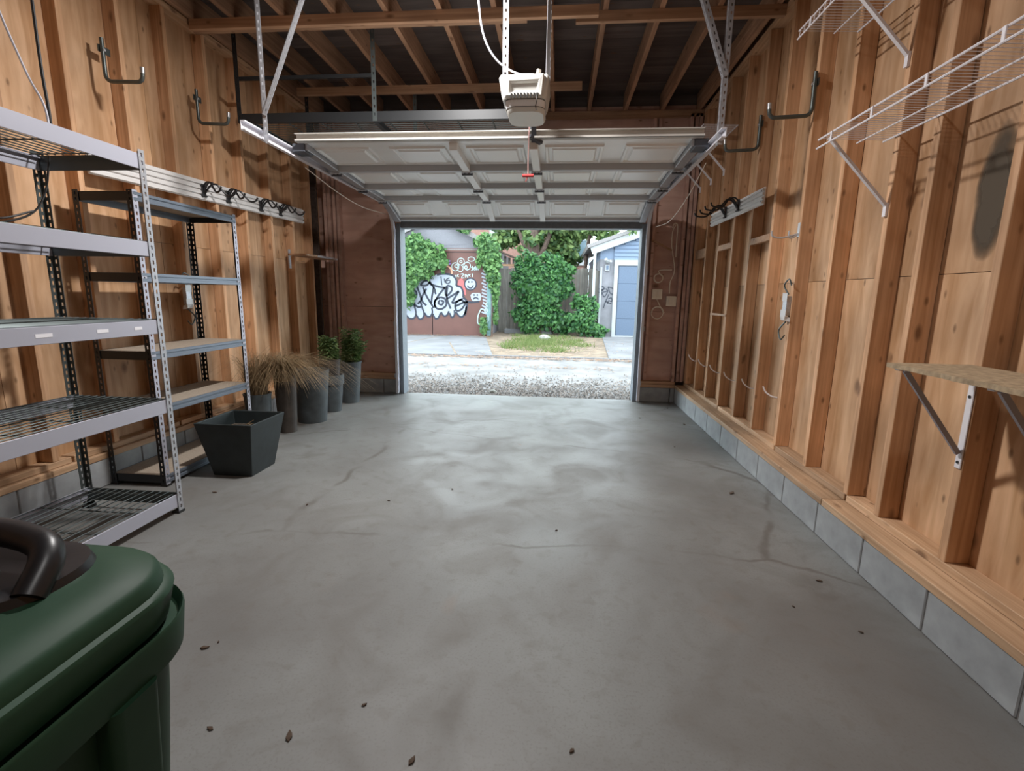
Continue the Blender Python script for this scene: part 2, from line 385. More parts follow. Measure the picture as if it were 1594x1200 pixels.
# front wall
wf = S(MB().mm(PL-.05, OL-.05, YF+.105, YF+.13, .18, 3.53).mm(OR_+.05, PR+.05, YF+.105, YF+.13, .18, 3.53).mm(OL-.05, OR_+.05, YF+.105, YF+.13, OT+.05, 3.53).build('wall_front', 'deck'), 'front wall around the garage door opening', 'wall')
for x0, x1 in ((PL, -2.0), (1.0, PR)):
    for z0, z1 in ((.256, 1.095), (1.10, 3.4)):
        MB().mm(x0, x1, YF+.088, YF+.10, z0, z1).build('plywood_sheet', 'front_ply', wf)
MB().mm(-2.0, 1.0, YF+.088, YF+.10, 2.2, 3.4).build('plywood_sheet', 'front_ply', wf)
for x in (-2.90, -2.855, -2.80, -2.75): MB().mm(x, x+.036, YF - (0 if x > -2.85 else .03), YF+.088, .257, ZJ-.04).build('stud', 'front_ply', wf, bevel=.002)
for x in (-2.07, 1.005, 1.065, 1.40, 1.455, 1.50): MB().mm(x, x+.036, YF + (.0 if abs(x) > 1.3 and x > 0 else .04), YF+.088, .257, ZJ-.04).build('stud', 'front_ply', wf, bevel=.002)
MB().mm(-2.0, 1.0, YF+.01, YF+.088, 2.06, 2.30).build('header', 'front_ply', wf)
for x0, x1 in ((PL, OL-.045), (OR_+.045, 1.445)):
    MB().mm(x0, x1, YF-.01, YF+.1, .18, .218).build('sill_plate', 'beam', wf, bevel=.003)
    MB().mm(x0, x1, YF+.0, YF+.1, .219, .256).build('bottom_plate', 'beam', wf, bevel=.003)
    x = x0
    while x < x1 - .02:
        MB().mm(x + .003, min(x + .40, x1) - .003, YF-.02, YF+.14, .002, .18).build('block', 'block', wf, bevel=.004); x += .403
MB().mm(PL, PR, YF-.0, YF+.05, ZJ-.075, ZJ-.002).build('ledger', 'beam', wf)
# back wall
wb = S(MB().mm(PL, PR, YB-.1, YB, 0, 3.5).build('wall_back', 'ply'), 'plywood back wall of the garage', 'wall')
# ceiling: roof boards, joists, cross beams
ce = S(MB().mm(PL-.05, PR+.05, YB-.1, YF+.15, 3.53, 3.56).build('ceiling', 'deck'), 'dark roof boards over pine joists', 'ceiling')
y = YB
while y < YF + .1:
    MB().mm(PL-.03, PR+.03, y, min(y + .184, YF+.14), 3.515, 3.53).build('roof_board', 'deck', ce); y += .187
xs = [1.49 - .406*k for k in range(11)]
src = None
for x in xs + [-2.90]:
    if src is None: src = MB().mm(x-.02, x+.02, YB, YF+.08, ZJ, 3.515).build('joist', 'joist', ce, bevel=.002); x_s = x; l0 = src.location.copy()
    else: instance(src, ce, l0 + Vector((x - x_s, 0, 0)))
for x0, x1, y0, y1, z0, z1 in ((-2.92, .22, 3.97, 4.01, ZJ-.075, ZJ-.001), (-2.92, -.3, 4.011, 4.05, ZJ-.075, ZJ-.001), (.06, PR-.09, 4.055, 4.095, ZJ-.075, ZJ-.001), (-2.75, .16, 5.25, 5.29, ZJ-.075, ZJ-.001), (-2.4, 1.4, 1.9, 1.94, ZJ-.09, ZJ-.001)):
    MB().mm(x0, x1, y0, y1, z0, z1).build('cross_beam', 'beam', ce, bevel=.002)

# door opening trim
t1 = S(MB().mm(OL-.05, OL, YF-.03, YF+.16, 0, OT+.05).build('trim_1', 'jamb'), 'dark grey jamb of the door opening beside the planters', 'trim')
t2 = S(MB().mm(OR_, OR_+.05, YF-.03, YF+.16, 0, OT+.05).build('trim_2', 'jamb'), 'dark grey jamb of the door opening beside the outlet boxes', 'trim')
t3 = S(MB().mm(OL, OR_, YF+.0, YF+.16, OT, OT+.1).build('trim_3', 'jamb'), 'dark grey head of the door opening', 'trim')

# ------------------------------------------------------------------ sectional garage door
DX0, DX1 = -1.955, .948
prof = [(3.70, 2.345), (4.28, 2.318), (4.85, 2.296), (5.39, 2.293), (5.90, 2.137)]
gd = thing('garage_door', (-.5, 4.8, 2.29), 'white sectional garage door raised overhead on its tracks', 'garage door')
nP = 5; pw = (DX1 - DX0) / nP
def sect_frame(i):
    (y0, z0), (y1, z1) = prof[i], prof[i+1]; d = Vector((0, y1-y0, z1-z0)); ln = d.length; d.normalize(); dn = Vector((0, d.z, -d.y)); return Vector((0, y0, z0)), d, dn, ln
for i in range(4):
    o0, d, dn, ln = sect_frame(i); X = Vector((1, 0, 0))
    def pt(x, s, h): return Vector((x, 0, 0)) + o0 + d*s + dn*h
    def sbox(mb, x0, x1, s0, s1, h0, h1): mb.obox(pt((x0+x1)/2, (s0+s1)/2, (h0+h1)/2), X*(x1-x0)/2, d*(s1-s0)/2, dn*(h1-h0)/2); return mb
    sec = sbox(MB(), DX0, DX1, .002, ln-.002, -.045, 0).build('section', 'door_white', gd)
    for k in range(nP):
        xa, xb = DX0 + pw*k + .075, DX0 + pw*(k+1) - .075; s0, s1 = .10, ln - .10; mb = MB()
        def ring(ins, h): return [pt(xa+ins, s0+ins, h), pt(xb-ins, s0+ins, h), pt(xb-ins, s1-ins, h), pt(xa+ins, s1-ins, h)]
        mb.loft([ring(0, 0), ring(.006, .014), ring(.022, .014), ring(.030, .003), ring(.05, .003), ring(.062, .016)], False, True).build('raised_panel', 'door_white', sec)
    if i < 3: sbox(MB(), DX0+.01, DX1-.01, ln-.05, ln-.006, 0, .05).build('edge_rail', 'door_rail', sec)
    else: sbox(MB(), DX0, DX1, ln-.03, ln, -.05, .03).build('bottom_rail', 'door_rail', sec); sbox(MB(), DX0+.02, DX1-.02, ln, ln+.03, -.04, .01).build('bottom_seal', 'seal', sec)
    for x in (DX0 + 2*pw, DX0 + 3*pw): sbox(MB(), x-.03, x+.03, .02, ln-.03 + (.025 if i == 3 else 0), .0, .055 if i < 3 else .035).build('stile', 'door_white', sec, bevel=.003)
    for x0 in (DX0, DX1-.07): sbox(MB(), x0, x0+.07, .01, ln-.01, 0, .045).build('end_stile', 'galv', sec, bevel=.003)
    if i < 3:
        for x in (DX0 + 2*pw, DX0 + 3*pw, DX0+.03, DX1-.03):
            mb = MB(); sbox(mb, x-.04, x+.04, ln-.04, ln-.005, .055, .062); sbox(mb, x-.04, x+.04, ln+.005, ln+.04, .055, .062)
            mb.build('hinge', 'zinc', sec); MB().tube([pt(x-.045, ln, .064), pt(x+.045, ln, .064)], .011, 8).build('hinge_pin', 'seal', sec)
            mb = MB()
            for dx in (-.017, .017): mb.tube([pt(x+dx, ln-.02, .06), pt(x+dx, ln-.02, .070)], .006, 6)
            mb.build('bolt', 'slot', sec)
# top strut with U profile
o0, d, dn, ln = sect_frame(0)
mb = MB(); mb.mm(DX0, DX1, 3.69, 3.694, 2.345, 2.40).mm(DX0, DX1, 3.66, 3.692, 2.345, 2.349).mm(DX0, DX1, 3.66, 3.694, 2.398, 2.402).mm(DX0, DX1, 3.66, 3.663, 2.345, 2.362)
mb.build('top_strut', 'strut', gd)
for sx, x in ((-1, DX0+.005), (1, DX1-.005)):
    MB().mm(x-.05, x+.05, 3.70, 3.83, 2.285, 2.345).build('top_bracket', 'seal', gd, bevel=.006)
    for (ry, rz) in ((3.76, 2.31), (4.28, 2.30), (4.85, 2.292), (5.39, 2.29)):
        r = MB().tube([(x, ry, rz), (x + sx*.05, ry, rz)], .007, 8).tube([(x + sx*.035, ry, rz), (x + sx*.055, ry, rz)], .022, 12).build('roller', 'zinc', gd, smooth=True)
MB().bar((-.21, 3.70, 2.33), (-.21, 3.62, 2.43), .035, .006).bar((-.24, 3.66, 2.36), (-.16, 3.72, 2.33), .04, .02).build('arm_bracket', 'seal', gd)

# tracks: C-channel swept along horizontal run, bend and vertical run
def track(xc, sgn, yend, label):
    th = thing('door_track', (xc, YF, 0), label, 'door track', None)
    yv, zh, rad = 5.96, 2.29, .32
    path = [(yend, zh)] + [(yv - rad + rad*math.sin(a), zh - rad + rad*math.cos(a)) for a in [math.radians(k*9) for k in range(0, 11)]] + [(yv, .02)]
    pts = [Vector((0, a, b)) for a, b in path]
    secp = [(0, -.03), (.0, .03), (.03, .03), (.03, .022), (.004, .022), (.004, -.022), (.03, -.022), (.03, -.03)]
    rings = []
    for i, p in enumerate(pts):
        t = (pts[min(i+1, len(pts)-1)] - pts[max(i-1, 0)]).normalized(); nn = Vector((0, -t.z, t.y))
        rings.append([Vector((xc - sgn*u + sgn*.02, 0, 0)) + p + nn*v for u, v in secp])
    MB().loft(rings).build('channel', 'track', th)
    for z in (.25, .9, 1.55): MB().mm(*sorted((xc + sgn*.018, xc + sgn*.03)), yv-.04, YF+.02, z-.025, z+.025).build('jamb_bracket', 'galv', th)
    MB().mm(*sorted((xc + sgn*.02, xc + sgn*.024)), yend + .4, yv - .3, 2.262, 2.335).build('angle_leg', 'track', th)
    return th
tl = track(-2.0, -1, 3.13, 'galvanised door track on the planter side, ending by the overhead rack')
tr = track(.99, 1, 3.40, 'galvanised door track on the wire shelf side')
def hanger(th, xv, y, zb, ztop, xd, zd):
    mb = MB(); perforated(mb, (xv, y, 2.24), (xv, y, ztop), (1, 0, 0), .028, .003, .045, .009, .018); perforated(mb, (xv-.017, y+.017, 2.24), (xv-.017, y+.017, ztop), (0, 1, 0), .034, .003, .045, .009, .018)
    mb.build('hanger_angle', 'galv', th)
    mb = MB(); p, q = Vector((xv, y-.006, zb)), Vector((xd, y-.006, zd)); dd = (q-p).normalized(); u = dd.cross(Vector((0, 1, 0))).normalized()
    perforated(mb, p, q, u, .03, .003, .045, .009, .018); perforated(mb, p + u*.017 + Vector((0, .018, 0)), q + u*.017 + Vector((0, .018, 0)), (0, 1, 0), .036, .003, .045, .009, .018)
    mb.build('brace_angle', 'galv', th)
hanger(tl, -1.955, 3.30, 2.40, 3.33, -1.53, 3.33)
hanger(tr, 1.0, 3.48, 2.64, 3.33, .74, 3.33)

# ------------------------------------------------------------------ door opener
op = thing('door_opener', (-.245, 3.3, 2.30), 'cream electric garage door opener hanging from perforated straps', 'door opener')
cx, cy = -.248, 3.34
hs = [rr(cx, cy, .285, .30, .012, 2.562), rr(cx, cy, .302, .32, .018, 2.545), rr(cx, cy, .272, .315, .03, 2.45), rr(cx, cy, .258, .30, .035, 2.43)]
housing = MB().loft(hs[::-1]).build('housing', 'opener', op, smooth=True)
yf = cy - .16
fp = lambda x, z, yy: (cx + x, yy, z)
MB().loft([[fp(-.125, 2.55, yf+.004), fp(.125, 2.55, yf+.004), fp(.115, 2.43, yf+.006), fp(-.115, 2.43, yf+.006)],
           [fp(-.118, 2.545, yf-.022), fp(.118, 2.555, yf-.022), fp(.108, 2.438, yf-.018), fp(-.108, 2.438, yf-.018)],
           [fp(-.085, 2.515, yf-.022), fp(.090, 2.52, yf-.022), fp(.088, 2.452, yf-.018), fp(-.085, 2.452, yf-.018)],
           [fp(-.075, 2.505, yf-.008), fp(.080, 2.508, yf-.008), fp(.078, 2.462, yf-.006), fp(-.075, 2.462, yf-.006)]], True, True).build('face_bezel', 'opener', housing, bevel=.004, seg=2)
for k in range(9): MB().mm(cx-.078+k*.0195, cx-.070+k*.0195, yf-.021, yf-.014, 2.425, 2.452).build('vent_slot', 'slot', housing)
lr = [rr(cx+.005, cy, .245, .30, .05, 2.429), rr(cx+.005, cy, .242, .297, .06, 2.41), rr(cx+.008, cy, .235, .29, .07, 2.388)]
lens = MB().loft(lr[::-1]).build('light_lens', 'lens', op, smooth=True)
MB().loft([rr(cx+.008, cy, .215, .268, .07, 2.362), rr(cx+.008, cy, .232, .286, .07, 2.378), rr(cx+.008, cy, .238, .292, .07, 2.3875)]).build('lens_rim', 'opener', lens, smooth=True)
MB().loft([rr(cx+.005, cy, .2465, .3015, .05, 2.426), rr(cx+.005, cy, .2465, .3015, .05, 2.429)]).build('seam', 'slot', op)
MB().loft([rr(cx+.008, cy, .240, .294, .07, 2.3865), rr(cx+.008, cy, .240, .294, .07, 2.389)]).build('seam', 'slot', op)
MB().mm(cx-.10, cx+.10, cy-.02, cy+.14, 2.562, 2.575).build('chassis_plate', 'galv', op)
MB().mm(cx-.022, cx+.022, cy+.10, YF-.02, 2.575, 2.605).build('rail', 'galv', op)
mb = MB(); perforated(mb, (cx-.128, 3.32, 2.53), (cx-.128, 3.32, ZJ), (1, 0, 0), .036, .003, .05, .010, .016); mb.build('hanging_strap', 'galv', op)
mb = MB(); perforated(mb, (cx+.125, 3.32, 2.53), (cx+.125, 3.32, ZJ), (0, 1, 0), .036, .003, .05, .010, .016); mb.mm(cx+.126, cx+.150, 3.338, 3.341, 2.53, ZJ); mb.build('hanging_strap', 'zinc', op)
MB().tube(smoothpath([(-.24, 3.66, 2.60), (-.243, 3.66, 2.40), (-.246, 3.665, 2.20), (-.244, 3.66, 2.10)]), .004, 6).build('release_rope', 'rope', op)
MB().tube([(-.285, 3.66, 2.10), (-.205, 3.66, 2.10)], .011, 10).tube([(-.245, 3.66, 2.10), (-.26, 3.66, 2.06)], .003, 6).build('release_handle', 'red', op, smooth=True)
MB().tube(smoothpath([(cx+.075, yf-.02, 2.45), (cx+.08, yf-.026, 2.40), (cx+.072, yf+.01, 2.39), (cx+.078, yf-.005, 2.36)]), .0025, 6).build('antenna_wire', 'cable_black', op)
MB().tube(smoothpath([(-.55, 3.30, 3.31), (-.535, 3.26, 3.0), (-.50, 3.25, 2.80), (-.42, 3.26, 2.67), (-.30, 3.28, 2.605), (-.20, 3.29, 2.60), (-.17, 3.30, 2.585)]), .006, 8).build('power_cord', 'cord', op)
MB().mm(-.19, -.155, 3.28, 3.32, 2.56, 2.60).tube([(-.172, 3.30, 2.60), (-.165, 3.30, 2.63)], .014, 8).build('plug', 'box_ivory', op)

# round LED ceiling lamp just above the top of the frame, plus an added rear fill lamp
mg, nt, b = newmat('lamp_diffuser'); b.inputs['Base Color'].default_value = (.9, .9, .9, 1); b.inputs['Emission Color'].default_value = (.9, .95, 1, 1); b.inputs['Emission Strength'].default_value = 6
def led_lamp(x, y, power, label):
    lp = thing('ceiling_lamp', (x, y, 3.27), label, 'lamp')
    MB().lathe([(.13, 0), (.15, .006), (.155, .03), (.13, .05), (.09, .06)], (x, y, 3.27), 32).build('housing', 'label', lp, smooth=True)
    MB().lathe([(.10, 0), (.122, .004), (.124, .008)], (x, y, 3.263), 32).build('diffuser', mg, lp, smooth=True)
    l = bpy.data.lights.new('lamp_light', 'AREA'); l.shape = 'DISK'; l.size = .22; l.energy = power; l.color = LAMPC
    o = bpy.data.objects.new('lamp_light', l); col.objects.link(o); o.parent = lp; o.location = (0, 0, -.012)
led_lamp(-.90, 2.90, P1, 'round white ceiling lamp beneath the joists near the door opener')
led_lamp(.25, .30, P_FILL, 'added unseen fill lamp, round and white, beneath the joists near the back wall')

# ------------------------------------------------------------------ overhead rack (black steel)
rk = thing('overhead_rack', (-1.5, 4.9, 2.68), 'black steel overhead storage rack hanging above the raised door', 'storage rack')
RX0, RX1, RY0, RY1, RZ = -2.70, -.25, 4.18, 5.30, 2.66
for y in (RY0, RY1): MB().mm(RX0, RX1, y-.015, y+.015, RZ-.02, RZ+.055).build('beam', 'black_steel', rk, bevel=.003)
for x in (RX0+.02, -1.55, RX1-.02): MB().mm(x-.02, x+.02, RY0+.015, RY1-.015, RZ-.01, RZ+.03).build('cross_bar', 'black_steel', rk)
for x in (RX0+.015, -1.53):
    for y in (RY0-.02, RY1+.02):
        mb = MB(); perforated(mb, (x, y, RZ-.02), (x, y, ZJ+.02), (1, 0, 0), .036, .003, .06, .010, .02); mb.mm(x-.018, x-.015, y, y+.03, RZ-.02, ZJ+.02); mb.build('hanger', 'black_steel' if x < -2 else 'wire_dark', rk)
for y in (RY0,): MB().mm(RX0, -1.53, y-.012, y+.012, 2.97, 2.995).build('upper_bar', 'black_steel', rk)
mb = MB()
for k in range(23): yy = RY0 + .03 + k*(RY1-RY0-.06)/22; mb.tube([(RX0, yy, RZ+.035), (RX1, yy, RZ+.035)], .0035, 5)
for k in range(9): xx = RX0 + .05 + k*(RX1-RX0-.1)/8; mb.tube([(xx, RY0, RZ+.028), (xx, RY1, RZ+.028)], .005, 5)
stuff(mb.build('wire_deck', 'wire_dark', rk))

# ------------------------------------------------------------------ shelving units
def shelving(name, xf, xb, y0, y1, ztop, heights, bh, label, m_post, m_beamf, deck, m_side, m_face, m_back):
    th = thing(name, ((xf+xb)/2, (y0+y1)/2, 0), label, 'shelving')
    wpost = .036; sf = 1 if xf > xb else -1
    for (x, sx) in ((xf, -sf), (xb, sf)):
        for (y, sy) in ((y0, 1), (y1, -1)):
            mb = MB(); front = x == xf
            perforated(mb, (x + sx*wpost/2, y, .012), (x + sx*wpost/2, y, ztop), (1, 0, 0), wpost, .002)
            if not front or m_face == m_post: perforated(mb, (x, y + sy*wpost/2, .012), (x, y + sy*wpost/2, ztop), (0, 1, 0), wpost, .002)
            p = mb.build('post', m_post if front else m_back, th)
            if front and m_face != m_post:
                mb = MB(); perforated(mb, (x, y + sy*wpost/2, .012), (x, y + sy*wpost/2, ztop), (0, 1, 0), wpost, .002); mb.build('post_face', m_face, p)
            MB().mm(*sorted((x - sx*.004, x + sx*.042)), *sorted((y - sy*.004, y + sy*.042)), 0, .014).build('foot', 'rubber', p)
    for h in heights:
        for x, sx in ((xf, -sf), (xb, sf)):
            xa = sorted((x + sx*.004, x + sx*.010)); b = MB().mm(*xa, y0+.004, y1-.004, h-bh, h)
            xa = sorted((x + sx*.010, x + sx*.030)); b.mm(*xa, y0+.004, y1-.004, h-.016, h-.012)
            if deck == 'board': xa = sorted((x - sx*.002, x + sx*.006)); b.mm(*xa, y0+.004, y1-.004, h-bh, h-bh+.02).mm(*xa, y0+.004, y1-.004, h-.018, h)
            b.build('shelf_beam', m_beamf, th, bevel=.0015)
        for y, sy in ((y0, 1), (y1, -1)):
            MB().mm(*sorted((xf - sf*.012, xb + sf*.012)), *sorted((y + sy*.004, y + sy*.009)), h-bh, h).build('side_beam', m_side or m_beamf, th)
        if deck == 'wire':
            mb = MB(); n = 13
            for k in range(n): x = xb + sf*.025 + (xf-xb-sf*.05)*k/(n-1); mb.tube([(x, y0+.012, h+.002), (x, y1-.012, h+.002)], .0032, 5)
            for k in range(9): y = y0 + .05 + (y1-y0-.1)*k/8; mb.tube([(xb+sf*.012, y, h-.004), (xf-sf*.012, y, h-.004)], .004, 5)
            stuff(mb.build('wire_deck', 'wire_dark', th))
        else: MB().mm(*sorted((xb+sf*.012, xf-sf*.012)), y0+.010, y1-.010, h-.011, h+.001).build('board', 'particle', th)
    return th
gs = shelving('shelving_unit', -2.14, -2.74, .53, 2.487, 1.965, [1.945, 1.512, 1.108, .67, .115], .075, 'grey steel shelving unit with wire decks standing nearest the green bin', 'galv', 'grey_steel', 'wire', 'wire_dark', 'galv', 'wire_dark')
for yy, ww in ((1.86, .07), (2.13, .06), (2.33, .045)):
    MB().mm(-2.1435, -2.1425, yy-ww/2, yy+ww/2, 1.062, 1.078).build('label_sticker', 'label', gs)
bs = shelving('shelving_unit', -2.512, -2.895, 2.80, 3.735, 1.845, [1.835, 1.365, .885, .535, .075], .052, 'black and grey boltless shelving unit with particle board shelves', 'black_steel', 'blue_steel', 'board', 'black_steel', 'grey_steel', 'black_steel')

# ------------------------------------------------------------------ wall hooks (bent tube)
def tube_hook(loc, sgn, label, reach=.27):
    th = thing('wall_hook', loc, label, 'hook', None); x, y, z = loc
    MB().mm(*sorted((x, x + sgn*.006)), y-.015, y+.07, z-.02, z+.022).build('mount_plate', 'hook', th)
    p = fillet([(x + sgn*.02, y, z+.06), (x + sgn*.02, y, z-.19), (x + sgn*reach, y, z-.20), (x + sgn*(reach+.005), y, z-.12)], .045)
    MB().tube(p, .012, 10).build('bent_tube', 'hook', th, smooth=True)
    MB().tube([(x + sgn*(reach+.003), y, z-.15), (x + sgn*(reach+.005), y, z-.115)], .0135, 10).build('end_cap', 'hook_tip', th, smooth=True)
    MB().tube([(x + sgn*.018, y, z-.01), (x + sgn*.036, y, z-.01)], .008, 8).build('bolt', 'zinc', th)
tube_hook((XL, 3.15, 2.755), 1, 'bent grey tube hook on the shelving wall, above the grey unit')
tube_hook((XL, 3.97, 2.77), 1, 'bent grey tube hook on the shelving wall, next to the overhead rack')
tube_hook((XR, 3.455, 2.585), -1, 'bent grey tube hook beside the upper wire shelf on the right-hand stud wall')
tube_hook((XR, 4.30, 2.62), -1, 'bent grey tube hook between the door track and the other tube hook')

# ------------------------------------------------------------------ slat rails with black hooks
def slat_rail(p0, p1, hgt, sgn, label):
    p0 = Vector(p0); p1 = Vector(p1); th = thing('slat_rail', p0, label, 'hook rail')
    d = (p1-p0).normalized(); u = Vector((0, -d.z, d.y)); u = u if u.z > 0 else -u; nx = Vector((sgn, 0, 0)); ln = (p1-p0).length; c = (p0+p1)/2
    MB().obox(c + nx*.006, d*ln/2, u*hgt/2, nx*.005).build('back_plate', 'white_pvc', th)
    for k in range(4):
        zz = -hgt/2 + hgt*(k+.5)/4
        MB().obox(c + nx*.017 + u*zz, d*ln/2, u*hgt*.085, nx*.006).build('slat', 'white_pvc', th, bevel=.002)
    for e in (p0, p1):
        for k in (-1, 1): MB().tube([e + (c-e).normalized()*.02 + nx*.02 + u*k*hgt*.3, e + (c-e).normalized()*.02 + nx*.026 + u*k*hgt*.3], .005, 8).build('screw', 'slot', th)
    return th
def rail_hook(p, sgn, label, group, reach=.20):
    p = Vector(p); th = thing('double_hook', p, label, 'hook', group); x, y, z = p
    X = lambda a, dy, dz: Vector((x + sgn*a, y + dy, z + dz))
    MB().mm(*sorted((x, x+sgn*.010)), y-.022, y+.022, z-.06, z+.04).mm(*sorted((x, x+sgn*.018)), y-.03, y+.03, z-.058, z-.048).mm(*sorted((x, x+sgn*.018)), y-.03, y+.03, z+.018, z+.028).build('clip', 'blackpl', th, bevel=.002)
    for s in (-1, 1):
        pts = smoothpath([X(.008, s*.008, -.03), X(.05, s*.02, .03), X(.09, s*.035, .045), X(.12, s*.05, .01), X(.16, s*.07, -.035), X(reach, s*.085, -.03), X(reach+.02, s*.09, .0)], 5)
        MB().tube(pts, .0075, 8).build('prong', 'blackpl', th, smooth=True)
    MB().tube(smoothpath([X(.008, 0, .03), X(.04, 0, .055), X(.09, .0, .045)], 5), .007, 8).build('brace', 'blackpl', th, smooth=True)
slat_rail((XL, 2.95, 2.045), (XL, 5.55, 2.108), .155, 1, 'long white slotted wall rail above the black shelving unit')
for y, z, nth in ((3.94, 2.075, 'fourth'), (4.24, 2.083, 'third'), (4.72, 2.09, 'second'), (5.06, 2.10, 'first')):
    rail_hook((XL+.024, y, z), 1, nth + ' black forked hook from the door end of the long white rail', 'black hooks on the long rail')
slat_rail((XR, 4.10, 2.046), (XR, 5.41, 2.054), .128, -1, 'short white slotted wall rail on the right-hand studs by the door')
for y, z, nth in ((4.60, 2.07, 'second'), (4.93, 2.065, 'first')):
    rail_hook((XR-.024, y, z), -1, nth + ' black forked hook from the door end of the short white rail', 'black hooks on the short rail', .24)

# ------------------------------------------------------------------ white wire shelves on the right wall
def wire_shelf(y0, y1, z, brackets, label, drop=.31, dep=.305, lip=0):
    th = thing('wire_shelf', (XR, (y0+y1)/2, z), label, 'wire shelf'); xr, xf = XR - .006, XR - dep
    for nm, x, zz, r in (('rear_rod', xr, z, .0045), ('front_rod', xf, z+.012, .0045), ('lip_rod', xf-.004, z-.028, .0045), ('middle_rod', (xr+xf)/2+.03, z-.004, .0035)):
        MB().tube([(x, y0, zz), (x, y1, zz)], r, 6).build(nm, 'white_wire', th)
    mb = MB(); n = int((y1-y0)/.0254)
    for k in range(n + 1): yy = y0 + .008 + k*.0254; mb.tube([(xr, yy, z+.004), (xf-.002, yy, z+.016)] + ([(xf-.006, yy, z-.026)] if lip and k % lip == 0 else []), .0016 if not lip else .002, 4)
    stuff(mb.build('wire_deck', 'white_wire', th))
    k = 0; yy = y0 + .12
    while yy < y1: MB().mm(xf-.008, xf-.004, yy-.006, yy+.006, z-.03, z+.014).build('lip_clip', 'white_wire', th); yy += .30
    for by in brackets:
        MB().bar((xf+.004, by, z-.004), (XR-.008, by, z-drop), .012, .02, (0, 1, 0)).build('support_arm', 'white_wire', th)
        MB().mm(XR-.012, XR-.001, by-.012, by+.012, z-drop-.05, z-drop+.012).build('foot_plate', 'white_wire', th)
    return th
wire_shelf(.95, 2.70, 2.025, (2.606, 1.535), 'white wire shelf nearer the plank shelf, lower of the two stacked wire shelves')
wire_shelf(1.0, 3.06, 2.675, (2.606, 1.535), 'white wire shelf highest up on the right-hand wall above another wire shelf', lip=2)
wire_shelf(4.87, 6.0, 2.79, (5.16, 5.57, 5.965), 'white wire shelf high in the corner beside the raised door')

# OSB shelf on steel brackets
osb = thing('plank_shelf', (1.4, 1.5, 1.02), 'rough chipboard shelf on white steel wall brackets', 'shelf')
mb = MB(); n = 14; rng_ = random.Random(3)
ring0 = [(1.245 + rng_.uniform(-.008, .006), 1.05 + (1.965-1.05)*k/n) for k in range(n+1)] + [(1.36, 1.972), (1.47, 1.962), (1.543, 1.966), (1.543, 1.05)]
mb.loft([[(x, y, 1.022) for x, y in ring0], [(x, y, 1.038) for x, y in ring0]]).build('board', 'osb', osb)
for by in (1.941, 1.534):
    MB().mm(XR-.006, XR-.001, by-.015, by+.015, .64, 1.02).build('wall_plate', 'white_wire', osb, bevel=.002)
    MB().mm(1.27, XR-.002, by-.012, by+.012, 1.012, 1.0215).build('arm', 'white_wire', osb)
    MB().bar((1.30, by, 1.012), (XR-.012, by, .70), .018, .012, (0, 1, 0)).build('brace', 'grey_steel', osb)
    MB().tube([(XR-.005, by, .665), (XR-.009, by, .665)], .006, 8).tube([(XR-.005, by, .92), (XR-.009, by, .92)], .006, 8).build('screw', 'slot', osb)

# little shelf on the left wall near the door
ls = thing('small_shelf', (XL, 5.5, 1.63), 'narrow brown shelf board on the left studs near the door opening', 'shelf')
MB().mm(XL+.001, XL+.21, 5.20, 5.95, 1.655, 1.675).build('board', 'beam', ls)
MB().mm(XL+.20, XL+.215, 5.45, 5.95, 1.655, 1.678).build('edge_strip', 'zinc', ls)
MB().mm(XL+.001, XL+.012, 5.20, 5.235, 1.52, 1.72).build('cleat', 'galv', ls)

# ------------------------------------------------------------------ planters and pots
sq = thing('square_planter', (-2.22, 3.18, 0), 'square tapered black planter in front of the black shelving unit', 'planter')
def sqring(h, z): return [(-2.22-h, 3.18-h, z), (-2.22+h, 3.18-h, z), (-2.22+h, 3.18+h, z), (-2.22-h, 3.18+h, z)]
MB().loft([sqring(.140, 0), sqring(.148, .05), sqring(.205, .385), sqring(.190, .385), sqring(.178, .27)], True, True).build('tub', 'pot', sq, bevel=.004, seg=2)
mb = MB().loft([sqring(.176, .272), sqring(.174, .29)]); mb.build('soil', 'soil', sq)
mb = MB(); 
for k in range(26):
    x, y = -2.22 + random.uniform(-.15, .15), 3.18 + random.uniform(-.15, .15); a = random.uniform(0, 6.28); mb.bar((x, y, .292), (x + .05*math.cos(a), y + .05*math.sin(a), .31 + random.uniform(0, .02)), .004, .003)
stuff(mb.build('dry_twigs', 'dry', sq))
def pot(name, c, rb, rt, h, label, mat, rim=None, soil=.05):
    th = thing(name, (c[0], c[1], c[2] if len(c) > 2 else 0), label, 'planter'); z0 = c[2] if len(c) > 2 else 0; r_ = rt - .014
    pr = [(rb, 0), (rb + (rt-rb)*.5, h*.5)]
    if rim: pr += [(rt - rim[1], h - rim[0] - .001), (rt, h - rim[0]), (rt + .003, h)]
    else: pr += [(rt-.004, h-.03), (rt, h-.012), (rt+.002, h)]
    pr += [(r_+.004, h), (r_, h-.02), (r_-.004, h - soil - .02)]
    MB().lathe(pr, (c[0], c[1], z0), 36).build('tub', mat, th, smooth=True)
    MB().lathe([(r_-.006, h-soil-.015), (r_-.008, h-soil)], (c[0], c[1], z0), 24).build('soil', 'soil', th)
    return th
